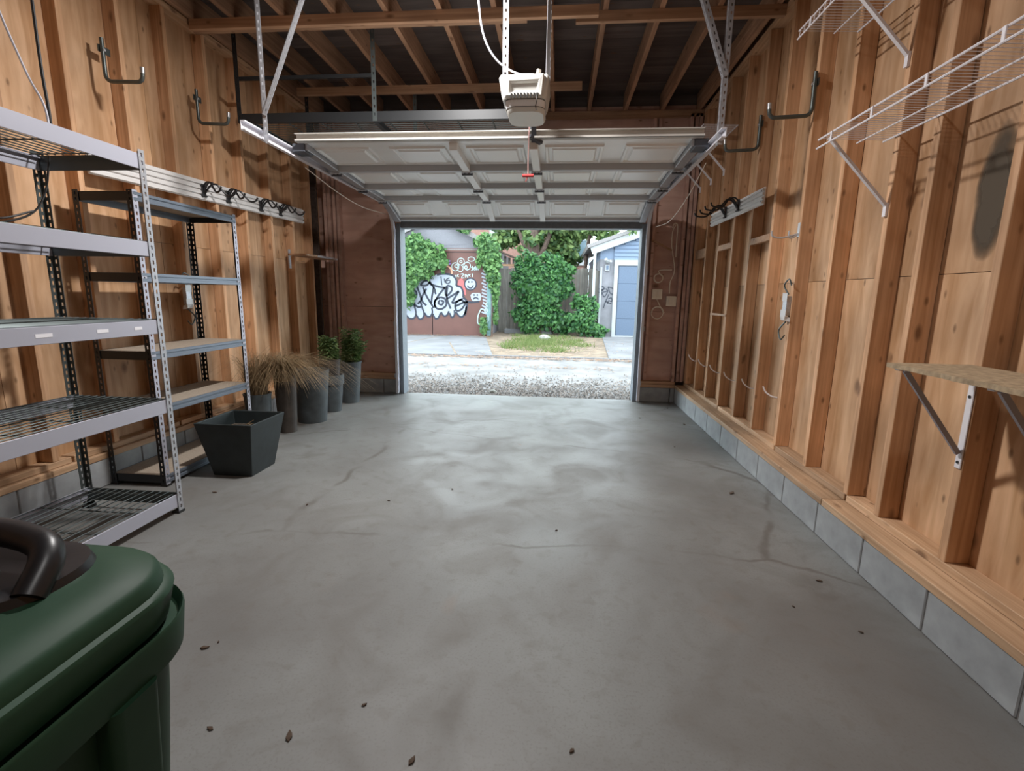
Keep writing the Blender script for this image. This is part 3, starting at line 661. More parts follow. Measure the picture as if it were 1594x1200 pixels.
def blades(th, name, c, n, rad, h, mat, droop=.5, width=.0045, hv=.4, lean=0.0):
    mb = MB()
    for k in range(n):
        a = random.uniform(0, 6.283); r0 = rad*math.sqrt(random.random()); x, y = c[0] + r0*math.cos(a), c[1] + r0*math.sin(a); hh = h*(1 + random.uniform(-hv, hv)); a += random.uniform(-.7, .7)
        dr = droop*random.uniform(.1, 1.3)*hh; prev = None; wv = Vector((-math.sin(a), math.cos(a), 0))*width/2
        for j in range(6):
            t = j/5; p = Vector((max(-2.86, x + (math.cos(a)*dr + lean*hh)*t*t), y + math.sin(a)*dr*t*t, c[2] + hh*(t - droop*.9*t**3*random.uniform(.9, 1.1)))); ww = wv*(1-t*.9)
            mb.v += [tuple(p-ww), tuple(p+ww)]; b = len(mb.v)
            if j: mb.f.append((b-4, b-3, b-1, b-2))
    return stuff(mb.build(name, mat, th))
gA = pot('plant_pot', (-2.575, 3.93), .085, .112, .40, 'grey pot of dry tall grass next to the black shelving unit post', 'pot_grey')
blades(gA, 'dry_grass', (-2.575, 3.93, .37), 620, .08, .48, 'dry', .6, .006, .6, .15)
gB = pot('plant_pot', (-2.45, 4.16), .075, .100, .56, 'narrow brownish pot with drooping dry grass, next to the widest round pot', 'pot_brown', rim=(.05, .006))
blades(gB, 'dry_grass', (-2.45, 4.13, .48), 900, .08, .40, 'dry', 1.1, .006, .6, .35)
pot('plant_pot', (-2.42, 4.56), .135, .178, .515, 'widest round grey pot, empty of plants', 'pot_grey', soil=.08)
gC = pot('plant_pot', (-2.415, 5.0), .088, .128, .40, 'round grey pot with a thick collar holding a black nursery pot', 'pot_grey', rim=(.10, .014), soil=.16)
gD = pot('plant_pot', (-2.41, 5.45), .098, .140, .485, 'tall plain grey pot of leafy green stems, last before the door opening', 'pot_grey')
gE = pot('nursery_pot', (-2.42, 4.99, .25), .085, .112, .32, 'black nursery pot with leafy stems sitting inside the collared grey pot', 'blackpl')
def leafy(th, c, stems, h, spread, lean=(0, 0)):
    ml = MB(); ms = MB()
    for k in range(stems):
        a = random.uniform(0, 6.283); r0 = spread*random.random(); bx, by = c[0] + r0*.6*math.cos(a), c[1] + r0*.6*math.sin(a); hh = h*random.uniform(.55, 1.0)
        tip = Vector((bx + r0*.5*math.cos(a) + lean[0]*random.random(), by + r0*.5*math.sin(a) + lean[1]*random.random(), c[2] + hh)); b0 = Vector((bx, by, c[2]))
        ms.tube([b0, (b0+tip)/2, tip], .003, 5)
        for j in range(60):
            t = .15 + .85*j/60; p = b0.lerp(tip, t); a2 = j*2.4; l = .085*(1 - .35*t)*random.uniform(.8, 1.2); dr = Vector((math.cos(a2), math.sin(a2), random.uniform(-.25, .6))); q = p + dr*l; sd = Vector((-math.sin(a2), math.cos(a2), 0))*.013; mid = p + dr*l*.5 + Vector((0, 0, .006))
            b = len(ml.v); ml.v += [tuple(p), tuple(mid+sd), tuple(q - Vector((0, 0, .012))), tuple(mid-sd)]; ml.f.append((b, b+1, b+2, b+3))
    stuff(ml.build('leaves', 'plant', th)); stuff(ms.build('stems', 'plant', th))
leafy(gE, (-2.42, 4.99, .52), 15, .30, .11)
leafy(gD, (-2.41, 5.45, .44), 18, .46, .13, (.12, .02))

# ------------------------------------------------------------------ green bin
BX, BY = -.87, .44
gm, nt, b = newmat('bin_green'); b.inputs['Roughness'].default_value = .55; b.inputs['Specular IOR Level'].default_value = .3
tc = N(nt, 'ShaderNodeTexCoord'); no = N(nt, 'ShaderNodeTexNoise'); no.inputs['Scale'].default_value = 5; no.inputs['Detail'].default_value = 8; L(nt, tc.outputs['Object'], no.inputs['Vector'])
rp = N(nt, 'ShaderNodeValToRGB'); rp.color_ramp.elements[0].position = .35; rp.color_ramp.elements[0].color = (.012, .042, .022, 1); rp.color_ramp.elements[1].position = .75; rp.color_ramp.elements[1].color = (.022, .068, .036, 1)
L(nt, no.outputs['Fac'], rp.inputs[0]); L(nt, rp.outputs[0], b.inputs['Base Color'])
M['bin'] = gm
bn = thing('waste_bin', (BX, BY, 0), 'dark green wheeled waste bin with a black lid handle', 'waste bin')
body = MB().loft([rr(BX, BY, .42, .44, .07, .03), rr(BX, BY, .50, .53, .09, .60), rr(BX, BY, .51, .545, .10, .675), rr(BX, BY, .556, .60, .13, .688), rr(BX, BY, .572, .614, .14, .748), rr(BX, BY, .566, .608, .135, .753), rr(BX, BY, .558, .60, .13, .748), rr(BX, BY, .545, .588, .12, .735)], True, True).build('body', 'bin', bn, smooth=True)
for dy in (.12, -.12): MB().loft([rr(BX+.235, BY+dy, .05, .08, .015, .25), rr(BX+.262, BY+dy, .05, .08, .015, .69)]).build('rib', 'bin', body, smooth=True)
lid = MB().loft([rr(BX, BY, .53, .585, .13, .745), rr(BX, BY, .545, .60, .13, .79), rr(BX, BY, .538, .593, .13, .797), rr(BX, BY, .522, .578, .125, .800), rr(BX, BY, .516, .572, .125, .818), rr(BX, BY, .50, .555, .12, .827), rr(BX, BY, .40, .45, .10, .838)], True, True).build('lid', 'bin', bn, smooth=True)
MB().loft([rr(BX, BY+.15, .33, .20, .09, .834), rr(BX, BY+.15, .32, .19, .09, .850), rr(BX, BY+.15, .25, .12, .055, .852), rr(BX, BY+.15, .21, .09, .04, .842)], True, True).build('handle_base', 'blackpl', lid, smooth=True)
MB().tube(fillet([(BX+.148, BY+.11, .84), (BX+.135, BY+.165, .885), (BX+.05, BY+.185, .895), (BX-.05, BY+.185, .895), (BX-.135, BY+.165, .885), (BX-.148, BY+.11, .84)], .045), .021, 12).build('grip', 'blackpl', lid, smooth=True)
MB().tube(fillet([(BX+.10, BY+.08, .845), (BX+.085, BY+.125, .875), (BX, BY+.135, .88), (BX-.085, BY+.125, .875), (BX-.10, BY+.08, .845)], .04), .012, 10).build('inner_grip', 'blackpl', lid, smooth=True)
for px, py in ((130, 920), (172, 870)):
    p = at(px, py, 2, .829); mb = MB()
    for k in range(2): mb.mm(p.x-.014, p.x+.012, p.y-.010+k*.012, p.y-.005+k*.012, .82, .8305)
    mb.build('molded_mark', 'slot', lid)
for s in (-1, 1): MB().tube([(BX + s*.20, BY-.22, .10), (BX + s*.25, BY-.22, .10)], .10, 20).build('wheel', 'rubber', bn, smooth=True)

# ------------------------------------------------------------------ electrical bits
def elec_box(px, py, label, s=.095):
    p = aty(px, py, YF+.02); th = thing('outlet_box', p, label, 'outlet')
    MB().mm(p.x-s/2, p.x+s/2, YF+.03, YF+.087, p.z-s/2, p.z+s/2).build('back_box', 'galv', th)
    MB().mm(p.x-s/2-.012, p.x+s/2+.012, YF+.02, YF+.03, p.z-s/2-.012, p.z+s/2+.012).build('cover_plate', 'box_ivory', th, bevel=.004)
    for dx in (-.024, .024): MB().mm(p.x+dx-.014, p.x+dx+.014, YF+.014, YF+.02, p.z-.035, p.z+.035).build('socket', 'box_ivory', th, bevel=.002)
    return p
pa = elec_box(1023, 458, 'ivory double outlet box on the front wall next to the door jamb')
pb = elec_box(1045, 469, 'ivory double outlet box on the front wall next to the corner studs')
def cable(name, pts, r, mat, label, n=6, cat='cable'):
    return T(MB().tube(smoothpath(pts, n), r, 6).build(name, mat, smooth=True), label, cat)
def coil(c, r, turns=2.2, y=YF+.04):
    return [(c[0] + r*(1-.08*k/12)*math.cos(k*math.pi/6), y - .002*k*.2, c[1] + r*(1-.08*k/12)*math.sin(k*math.pi/6)) for k in range(int(turns*12))]
pc = aty(1026, 433, YF); cable('electric_cable', coil((pc.x, pc.z), .055) + [(pc.x, YF+.04, pc.z+.09), (pc.x+.15, YF+.04, pc.z+.1)], .006, 'cable_white', 'pale coiled cable above the outlet beside the jamb')
pc = aty(1024, 487, YF); cable('electric_cable', [(pa.x, YF+.03, pa.z-.06)] + coil((pc.x, pc.z), .075, 1.6), .006, 'cable_white', 'pale coiled cable hanging below the two outlets')
cable('electric_cable', [aty(1052, 350, YF+.03), aty(1047, 362, YF+.03), aty(1046, 385, YF+.03), aty(1050, 420, YF+.03), aty(1043, 440, YF+.03), aty(1042, 457, YF+.03)], .007, 'cable_white', 'pale cable running down from a loop to the outlet in the corner')
cable('electric_cable', [aty(1047, 355, YF+.02), aty(1050, 348, YF+.02), aty(1055, 352, YF+.02), aty(1053, 380, YF+.02), aty(1052, 400, YF+.02)], .007, 'cable_white', 'loop of pale cable high in the front corner')
T(MB().bar(aty(1014, 373, YF+.02), aty(1046, 390, YF+.02), .02, .012, (0, 1, 0)).build('wood_strip', 'beam'), 'short diagonal wooden strip nailed over the outlet boxes', 'wood strip')
# outlets on side wall studs, in clear plastic wrap
for sx, x, y, lab in ((1, XL + .0, 3.66, 'metal outlet box in clear wrap on a stud behind the black shelving'), (-1, XR, 3.50, 'metal outlet box in clear wrap on the right-hand studs')):
    th = thing('wrapped_outlet', (x, y, 1.22), lab, 'outlet'); xs_ = lambda a, b: sorted((x + sx*a, x + sx*b))
    yy = y if sx < 0 else y
    MB().mm(*xs_(.0, .03), yy-.03, yy+.03, 1.16, 1.29).build('box', 'galv', th, bevel=.003)
    MB().loft([[(x + sx*.002, yy-.045, 1.12), (x + sx*.002, yy+.045, 1.12), (x + sx*.002, yy+.035, 1.15), (x+sx*.002, yy-.035, 1.15)], [(x + sx*.035, yy-.035, 1.13), (x + sx*.03, yy+.03, 1.13), (x + sx*.036, yy+.035, 1.16), (x + sx*.036, yy-.035, 1.16)]]).mm(*xs_(.031, .034), yy-.038, yy+.038, 1.15, 1.20).mm(*xs_(.0305, .033), yy-.034, yy+.034, 1.255, 1.31).build('plastic_wrap', 'clear', th)
    MB().tube(smoothpath([(x+sx*.01, yy, 1.30), (x+sx*.03, yy+.03, 1.36), (x+sx*.03, yy-.03, 1.40), (x+sx*.02, yy-.05, 1.36)]), .005, 6).tube(smoothpath([(x+sx*.01, yy, 1.12), (x+sx*.03, yy+.04, 1.06), (x+sx*.03, yy, 1.0), (x+sx*.02, yy-.03, 1.03)]), .005, 6).build('cable_tail', 'hook', th)
# small wire hooks low on the right studs
for (y, z), nth in zip(((5.55, .59), (5.16, .585), (4.77, .58), (4.36, .575), (3.93, .585), (3.52, .60)), ('first', 'second', 'third', 'fourth', 'fifth', 'sixth')):
    T(MB().tube(smoothpath([(XR+.002, y, z-.01), (XR-.03, y+.01, z-.005), (XR-.065, y+.03, z+.02), (XR-.085, y+.04, z+.06)], 5), .0055, 6).build('wire_hook', 'white_wire', smooth=True), nth + ' small white screw hook from the front corner in the low row on the studs', 'hook', 'row of white screw hooks')
# steel double hook
th = thing('coat_hook', (XR, 3.48, 1.70), 'small bright steel double hook on the right-hand studs', 'hook')
MB().mm(XR-.004, XR, 3.465, 3.495, 1.67, 1.76).build('plate', 'zinc', th)
for s in (0, 1): MB().tube(smoothpath([(XR-.004, 3.48, 1.69), (XR-.04-s*.06, 3.48, 1.665), (XR-.06-s*.10, 3.48, 1.675), (XR-.06-s*.11, 3.48, 1.71)], 5), .006, 8).build('prong', 'zinc', th, smooth=True)
# loose black cables hanging over the grey shelving
cable('hanging_cable', [(-2.60, 2.44, 3.3), (-2.55, 2.40, 2.75), (-2.50, 2.35, 2.32), (-2.46, 2.32, 2.08), (-2.48, 2.33, 1.97)], .007, 'cable_black', 'dark cable hanging down onto the top wire shelf')
cable('hanging_cable', [(-2.70, 2.30, 3.3), (-2.66, 2.30, 2.7), (-2.56, 2.32, 2.30), (-2.47, 2.31, 2.12), (-2.44, 2.29, 1.97)], .005, 'cord', 'pale thin cord hanging beside the dark cable')
cable('hanging_cable', [(-2.60, 2.42, 1.93), (-2.63, 2.40, 1.75), (-2.60, 2.28, 1.62), (-2.50, 2.0, 1.54), (-2.55, 1.9, 1.56)], .005, 'cable_black', 'dark cable sagging under the top wire shelf')
cable('hanging_cable', [(-2.60, 2.30, 1.64), (-2.58, 2.12, 1.58), (-2.52, 1.95, 1.60), (-2.45, 1.8, 1.53)], .005, 'cable_black', 'dark cord looped along the second wire shelf')
# spring safety wires along the tracks
cable('safety_wire', [(-2.06, 4.0, 2.25), (-2.07, 4.6, 2.18), (-2.07, 5.2, 2.15), (-2.06, 5.9, 2.19)], .004, 'cable_white', 'thin sagging pull cord beneath the door track on the planter side')
cable('safety_wire', [(1.06, 4.0, 2.26), (1.08, 4.6, 2.12), (1.09, 5.3, 2.03), (1.07, 5.95, 2.06)], .004, 'cable_white', 'thin sagging pull cord beneath the door track on the wire shelf side')

# leaves and grit on the slab
def leaf(p, s, label='small dry leaf lying on the slab'):
    a = random.uniform(0, 6.28); mb = MB(); c, sn = math.cos(a), math.sin(a); pr = [(-1, 0, .0), (-.4, .45, .3), (.3, .35, .1), (1, 0, .4), (.4, -.4, .1), (-.3, -.5, .35)]
    top = [(p[0] + s*(u*c - v*sn), p[1] + s*(u*sn + v*c), .004 + s*w_*.5) for u, v, w_ in pr]; bot = [(x, y, z - .003) for x, y, z in top]
    return T(mb.loft([bot, top]).build('leaf', 'leaf_dry'), label, 'leaf', 'dry leaves scattered on the slab')
for px, py, s in ((1139, 768, .035), (319, 1009, .022), (340, 1000, .008), (334, 767, .02), (450, 1147, .025), (1065, 661, .03), (996, 651, .03), (1039, 636, .02), (641, 1185, .02), (327, 1135, .016), (567, 1098, .012), (1050, 696, .016), (866, 826, .012), (704, 762, .012), (478, 786, .014), (605, 780, .012), (1275, 905, .02), (1235, 945, .01), (1340, 985, .012), (890, 1170, .014)):
    leaf(at(px, py, 2, 0), s*.75, 'largest curled dry leaf on the slab near the block wall' if s == .035 else 'small dry leaf lying on the slab')

# ================================================================== outside
S(MB().mm(-16, 14, YF+.06, 10.4, -.14, -.03).build('alley_road', 'asphalt'), 'pale worn paving of the back alley', 'road')
S(MB().mm(-16, 14, 10.4, 40, -.14, -.035).build('verge_ground', 'verge'), 'bare ground beyond the alley', 'ground')
kb = S(MB().mm(-16, 14, 10.38, 10.5, -.1, -.012).build('kerb_strip', 'drive'), 'low concrete kerb along the far side of the alley', 'kerb')
dr1 = S(MB().quad8([(-9, 10.5, -.1), (-1.4, 10.5, -.1), (-2.3, 15.5, -.1), (-9, 15.5, -.1), (-9, 10.5, -.012), (-1.4, 10.5, -.012), (-2.3, 15.5, -.012), (-9, 15.5, -.012)]).build('driveway_slab', 'drive'), 'cracked concrete apron in front of the brown door', 'driveway')
dr2 = S(MB().quad8([(1.1, 10.5, -.1), (9, 10.5, -.1), (9, 16.2, -.1), (1.45, 16.2, -.1), (1.1, 10.5, -.012), (9, 10.5, -.012), (9, 16.2, -.012), (1.45, 16.2, -.012)]).build('driveway_slab', 'drive'), 'concrete apron in front of the blue door', 'driveway')
for a, c in (((-4.3, 10.5), (-3.6, 15.5)), ((-2.2, 10.5), (-2.9, 13))): MB().bar((a[0], a[1], -.0115), (c[0], c[1], -.0115), .04, .003).build('joint', 'verge', dr1)
# gravel strip
gr = MB(); rg = random.Random(11)
for k in range(7500):
    y = 6.13 + abs(rg.gauss(0, .75)); 
    if y > 8.6: continue
    x = rg.uniform(-3.2, 2.2); s = rg.uniform(.008, .024); c = Vector((x, y, -.03 + s*.35)); a = rg.uniform(0, 6.28)
    u = Vector((math.cos(a), math.sin(a), 0)); v = Vector((-math.sin(a), math.cos(a), 0)); b = len(gr.v)
    gr.v += [tuple(c+u*s), tuple(c+v*s*.8), tuple(c-u*s*.9), tuple(c-v*s*.7), tuple(c+Vector((0, 0, s*.8))+u*s*.2)]; gr.f += [(b, b+1, b+4), (b+1, b+2, b+4), (b+2, b+3, b+4), (b+3, b, b+4)]
stuff(T(gr.build('gravel', 'stone'), 'loose gravel along the garage threshold', 'gravel'))
lt = MB()
for k in range(5200):
    band = rg.random()
    if band < .45: x, y = rg.uniform(-4, 3.5), 10.15 + rg.gauss(0, .12)
    elif band < .75: x, y = rg.gauss(-.2, .9), rg.uniform(10.5, 15.8)
    elif band < .85: x, y = rg.uniform(-5, 1), 8.9 + rg.gauss(0, .15)
    else: x, y = rg.uniform(-5, -2), 15.2 + rg.gauss(0, .2)
    s = rg.uniform(.012, .035); a = rg.uniform(0, 6.28); u = Vector((math.cos(a), math.sin(a), rg.uniform(-.2, .2)))*s; v = Vector((-math.sin(a), math.cos(a), rg.uniform(-.2, .2)))*s*.6; c = Vector((x, y, -.015 if y < 10.4 else .002)); b = len(lt.v)
    lt.v += [tuple(c+u), tuple(c+v), tuple(c-u), tuple(c-v)]; lt.f.append((b, b+1, b+2, b+3))
stuff(T(lt.build('leaf_litter', 'litter'), 'fallen leaves drifted along the alley and kerb', 'leaves'))
wd = MB()
cl = [(rg.gauss(-.3, .6), rg.uniform(11.6, 15.9), rg.uniform(.15, .45)) for _ in range(46)]
for k in range(6500):
    c_ = rg.choice(cl); x = c_[0] + rg.gauss(0, c_[2]*.6); y = c_[1] + rg.gauss(0, c_[2]*.6)
    if ((x + .3)/1.35)**2 + ((y - 14.1)/2.7)**2 > 1.15: continue
    h = rg.uniform(.04, .14); a = rg.uniform(0, 6.28); ww = Vector((math.cos(a), math.sin(a), 0))*.008; b = len(wd.v); tp = Vector((x + rg.gauss(0, .04), y + rg.gauss(0, .04), -.035 + h))
    wd.v += [tuple(Vector((x, y, -.036))-ww), tuple(Vector((x, y, -.036))+ww), tuple(tp)]; wd.f.append((b, b+1, b+2))
stuff(T(wd.build('verge_grass', 'weed'), 'patchy yellow green grass on the verge before the fence', 'grass'))
def rock(p, s, name, label):
    mb = MB(); rings = []; q = random.Random(int(s*1000) + int(p[0]*10))
    for zz, rr_ in ((0, .8), (.35, 1.0), (.7, .85), (1.0, .35)): rings.append([(p[0] + s*rr_*q.uniform(.85, 1.1)*math.cos(k*math.pi/5), p[1] + s*.8*rr_*q.uniform(.85, 1.1)*math.sin(k*math.pi/5), p[2] + s*.9*zz) for k in range(10)])
    return T(mb.loft(rings).build(name, M['rockm'], smooth=False), label, 'stone')
M['rockm'] = plain('pale_rock', (.28, .28, .25), .9, var=.15, scale=20)
rock((-.84, 6.38, -.03), .055, 'stone', 'pale rounded stone lying by the garage threshold')
p = at(847, 529, 2, -.03); rock((p.x, p.y, -.035), .18, 'stone', 'flat pale stone on the grassy verge')
p = at(990, 526, 2, -.01); rock((p.x, p.y, -.012), .12, 'stone', 'tan stone on the apron before the blue door')
T(MB().mm(-1.85, -.2, 16.9, 17.2, -.04, .12).build('stone_ledge', 'drive', bevel=.02), 'low concrete ledge at the foot of the board fence', 'ledge')

# ------------------------------------------------------------------ brown garage with graffiti
YG = 15.5
M['brown'] = plain('brown_door_paint', (.115, .05, .04), .6, var=.12, scale=2)
M['gable_grey'] = plain('gable_grey', (.18, .178, .20), .7, var=.08)
M['fascia'] = plain('weathered_fascia', (.22, .21, .21), .8, var=.15)
M['teal'] = plain('teal_post', (.17, .30, .31), .6, var=.3, scale=6)
g1 = thing('garage_building', (-4.0, YG+3, -.03), 'brown garage across the alley covered with graffiti and ivy', 'building')
MB().mm(-6.3, -2.2, YG+.06, YG+6, -.03, 2.62).build('wall', 'gable_grey', g1)
pk = (-3.82, 3.62)
MB().loft([[(-6.3, YG+.08, 2.62), (-2.2, YG+.08, 2.62), (-2.2, YG+.08, 2.85), (pk[0], YG+.08, pk[1]), (-6.3, YG+.08, 2.6)], [(-6.3, YG+6, 2.62), (-2.2, YG+6, 2.62), (-2.2, YG+6, 2.85), (pk[0], YG+6, pk[1]), (-6.3, YG+6, 2.6)]]).build('gable', 'gable_grey', g1)
MB().bar((pk[0], YG-.05, pk[1]), (-2.0, YG-.05, 2.72), .14, .14, (0, 1, 0)).build('fascia_board', 'fascia', g1)
MB().bar((pk[0], YG-.05, pk[1]), (-6.4, YG-.05, 2.55), .14, .14, (0, 1, 0)).build('fascia_board', 'fascia', g1)
for i, (xa, xb) in enumerate(((-5.6, -4.02), (-4.0, -2.36))):
    MB().mm(xa, xb, YG, YG+.05, -.02, 2.56).build('door_panel', 'brown', g1)
MB().mm(-5.7, -2.2, YG-.03, YG+.05, 2.58, 2.68).build('lintel', 'brown', g1)
MB().mm(-5.7, -2.2, YG-.035, YG-.028, 2.63, 2.66).build('lintel_edge', 'fascia', g1)
MB().mm(-2.36, -2.25, YG-.02, YG+.06, -.02, 2.56).build('corner_post', 'brown', g1)
MB().mm(-2.25, -2.13, YG-.03, YG+.06, -.02, 2.3).build('painted_post', 'teal', g1)
M['g_white'] = plain('graffiti_white', (.31, .34, .40), .6, var=.08, scale=4)
M['g_black'] = plain('graffiti_black', (.02, .025, .04), .6)
M['g_cyan'] = plain('graffiti_cyan', (.36, .48, .48), .6)
M['g_orange'] = plain('graffiti_orange', (.60, .30, .20), .6)
M['g_purple'] = plain('graffiti_purple', (.26, .14, .42), .6)
M['g_red'] = plain('graffiti_red', (.50, .10, .10), .6)
def G5(x, y, yy=YG): return aty(610 + x/7.97, 340 + y/7.97, yy)
def G7(x, y, yy=YG): return aty(610 + x/7.06, 470 + y/7.06, yy)
def flatpoly(pts, off): return [(p.x, YG - off, p.z) for p in pts]
def ribbon(mb, pts, wd_, off, n=5, y=YG, closed=False, smooth=True):
    if isinstance(mb, tuple):
        m_, mat_, par_ = MB(), mb[0], mb[1]; ribbon(m_, pts, wd_, off, n, y, closed, smooth); return m_.build('graffiti_stroke', mat_, par_)
    P = [Vector((p.x, 0, p.z)) for p in pts]
    if closed: P = P + [P[0]]
    if smooth: P = smoothpath(P, n)
    base = len(mb.v)
    for i, p in enumerate(P):
        t = (P[min(i+1, len(P)-1)] - P[max(i-1, 0)]); t = t.normalized() if t.length > 1e-6 else Vector((1, 0, 0)); nn = Vector((-t.z, 0, t.x))*wd_/2
        mb.v += [(p.x+nn.x, y-off, p.z+nn.z), (p.x-nn.x, y-off, p.z-nn.z)]
        if i: b = len(mb.v); mb.f.append((b-4, b-3, b-1, b-2))
fill = [G5(*q) for q in ((235, 730), (290, 700), (340, 690), (400, 705), (450, 750), (500, 715), (570, 690), (660, 688), (750, 705), (795, 760), (800, 835), (850, 850), (880, 910), (885, 975), (925, 1020), (925, 1130))] + \
       [G7(*q) for q in ((818, 60), (810, 110), (795, 150), (765, 165), (735, 150), (708, 112), (690, 108), (688, 145), (665, 172), (638, 140), (628, 110), (612, 140), (585, 158), (555, 140), (538, 110), (528, 160), (495, 182), (462, 165), (450, 130), (440, 155), (408, 165), (375, 150), (362, 125), (350, 165), (318, 188), (285, 180), (266, 145), (245, 178), (212, 185), (170, 165), (140, 110), (125, 40))] + \
       [G5(*q) for q in ((140, 1060), (200, 1020), (240, 960), (235, 860))]
gfill = MB().poly(flatpoly(fill, .004)).build('graffiti_fill', 'g_white', g1)
mb = ('g_black', g1); lw = .062
S5 = [[(245, 885), (300, 905), (305, 960), (270, 1005), (190, 1025), (260, 1055), (330, 1100), (368, 1080), (350, 1035), (322, 1060)],
      [(310, 840), (345, 930), (380, 1030), (430, 1080)], [(430, 870), (390, 940), (352, 1035)], [(385, 850), (430, 960), (520, 1110)], [(520, 850), (500, 960), (490, 1050)],
      [(310, 700), (350, 735), (395, 690), (425, 720), (400, 775), (360, 825), (430, 830), (470, 780), (400, 770)], [(455, 790), (520, 855), (545, 940)],
      [(470, 780), (500, 820), (590, 850), (665, 860)], [(660, 855), (575, 960), (530, 1050), (545, 1100)],
      [(605, 975), (535, 1020), (540, 1100), (610, 1125), (675, 1075), (660, 1000), (605, 975)], [(600, 1010), (575, 1050), (620, 1070), (640, 1030), (610, 1020)],
      [(745, 850), (690, 835), (665, 900), (680, 960), (740, 900), (745, 850)], [(690, 850), (680, 980), (730, 1120)], [(680, 1000), (760, 950), (832, 900)],
      [(832, 905), (790, 970), (752, 1050), (880, 995)], [(905, 1040), (850, 1010), (790, 1060), (800, 1140), (860, 1130), (910, 1060), (905, 1040)], [(790, 1090), (900, 1040), (1000, 1040), (1085, 1030)],
      [(560, 700), (600, 690), (680, 688), (760, 710), (800, 770), (800, 835)], [(800, 835), (860, 855), (885, 920), (885, 980)], [(885, 980), (930, 1030), (925, 1120), (905, 1200)]]
for s in S5: ribbon(mb, [G5(*q) for q in s], lw, .008)
S7 = [[(125, 60), (145, 120), (180, 170), (220, 185), (255, 165), (265, 110), (245, 30)], [(268, 140), (300, 185), (335, 180), (355, 130), (330, 50)], [(360, 120), (385, 155), (420, 160), (445, 120), (440, 60)], [(450, 130), (475, 178), (510, 175), (535, 120)], [(540, 110), (570, 152), (605, 145), (628, 100)], [(632, 120), (660, 170), (688, 140), (688, 90)], [(705, 110), (740, 155), (775, 162), (805, 120), (818, 50)], [(125, 20), (180, 25), (260, 10)]]
for s in S7: ribbon(mb, [G7(*q) for q in s], .055, .008)
for s in ([(650, 745), (662, 800)], [(715, 735), (672, 765), (680, 805), (720, 795), (715, 765), (680, 775)], [(610, 720), (615, 780), (622, 830)]): ribbon(mb, [G5(*q) for q in s], .035, .008)
def disc(c, r, off, sx=1, n=24): return [(G5(c[0] + sx*r*math.cos(2*math.pi*k/n), c[1] + r*math.sin(2*math.pi*k/n)).x, YG-off, G5(c[0] + sx*r*math.cos(2*math.pi*k/n), c[1] + r*math.sin(2*math.pi*k/n)).z) for k in range(n)]
for c, r, smile in (((975, 815), 72, True), ((1043, 972), 66, False)):
    f_ = MB().poly(disc(c, r, .004) if smile else [v for v in flatpoly([G5(*q) for q in ((975, 950), (1000, 925), (1090, 925), (1110, 950), (1105, 1010), (1060, 1038), (1010, 1030), (985, 1000))], .004)]).build('painted_face', 'g_white', g1)
    m2 = MB()
    if smile: ribbon(m2, [G5(c[0] + r*math.cos(k*math.pi/8), c[1] + r*math.sin(k*math.pi/8)) for k in range(16)], .04, .009, closed=True)
    ribbon(m2, [G5(c[0] + dx*.62, c[1] + dy) for dx, dy in (((-62, 18), (-30, 42), (0, 48), (30, 42), (62, 12)) if smile else ((-55, 30), (-25, 14), (0, 12), (25, 16), (52, 32)))], .04, .009)
    for ex in (-22, 18): m2.poly(disc((c[0]+ex, c[1]-(28 if smile else 22)), 11, .009, n=10))
    m2.build('painted_features', 'g_black', f_)
mb = ('g_cyan', g1)
def circ(c, r, sx=1): return [G5(c[0] + sx*r*math.cos(k*math.pi/6), c[1] + r*math.sin(k*math.pi/6)) for k in range(12)]
for c, r, sx in (((788, 600), 50, .9), ((858, 535), 42, 1), ((850, 618), 40, .9), ((935, 590), 48, .85), ((985, 505), 26, 1.6), ((800, 590), 18, 1), ((858, 535), 14, 1), ((920, 605), 18, .8)): ribbon(mb, circ(c, r, sx), .021, .006, closed=True)
for s in ([(985, 600), (1000, 630), (985, 650)], [(1000, 590), (1010, 640), (1025, 600), (1030, 650)], [(1040, 590), (1045, 640), (1060, 600), (1070, 640), (1080, 600), (1100, 595)], [(785, 700), (800, 730)], [(830, 690), (810, 710), (830, 725)], [(855, 690), (890, 690), (865, 735), (900, 735)], [(910, 690), (915, 730), (930, 700), (940, 730), (950, 690)], [(975, 690), (960, 705), (975, 720)], [(990, 690), (1010, 688)], [(1000, 688), (1000, 725)]): ribbon(mb, [G5(*q) for q in s], .024, .006)
for s in ([(985, 70), (950, 150), (945, 220), (960, 245)], [(1040, 70), (1020, 90), (1035, 115), (1055, 95), (1040, 70)], [(1060, 150), (1065, 200), (1040, 225)], [(1050, 0), (1035, 30), (1060, 50)]): ribbon(mb, [G7(*q) for q in s], .035, .045)
mb = ('g_orange', g1)
for s in ([(405, 620), (430, 680), (445, 730)], [(590, 600), (660, 585), (720, 610), (745, 660), (740, 700)], [(500, 575), (540, 600)]): ribbon(mb, [G5(*q) for q in s], .05, .006)
mb = ('g_purple', g1); [ribbon(mb, [G5(*q) for q in s], .06, .006) for s in ([(665, 545), (700, 540), (725, 570)], [(690, 520), (695, 580)], [(720, 520), (670, 580)])]
mb = MB(); mb.poly(flatpoly([G5(*q) for q in ((830, 760), (870, 740), (900, 800), (915, 900), (920, 960), (890, 930), (850, 840), (815, 820))], .003)); mb.build('graffiti_red_patch', 'g_red', g1)
mb = ('g_white', g1)
for k in range(14): y_ = 640 + k*40; ribbon(mb, [aty(610+(1110+random.uniform(0, 20))/7.97, 340+y_/7.97, YG-.03), aty(610+1150/7.97, 340+(y_+15)/7.97, YG-.03), aty(610+(1180+random.uniform(-10, 5))/7.97, 340+(y_+25)/7.97, YG-.03)], .05, .036)

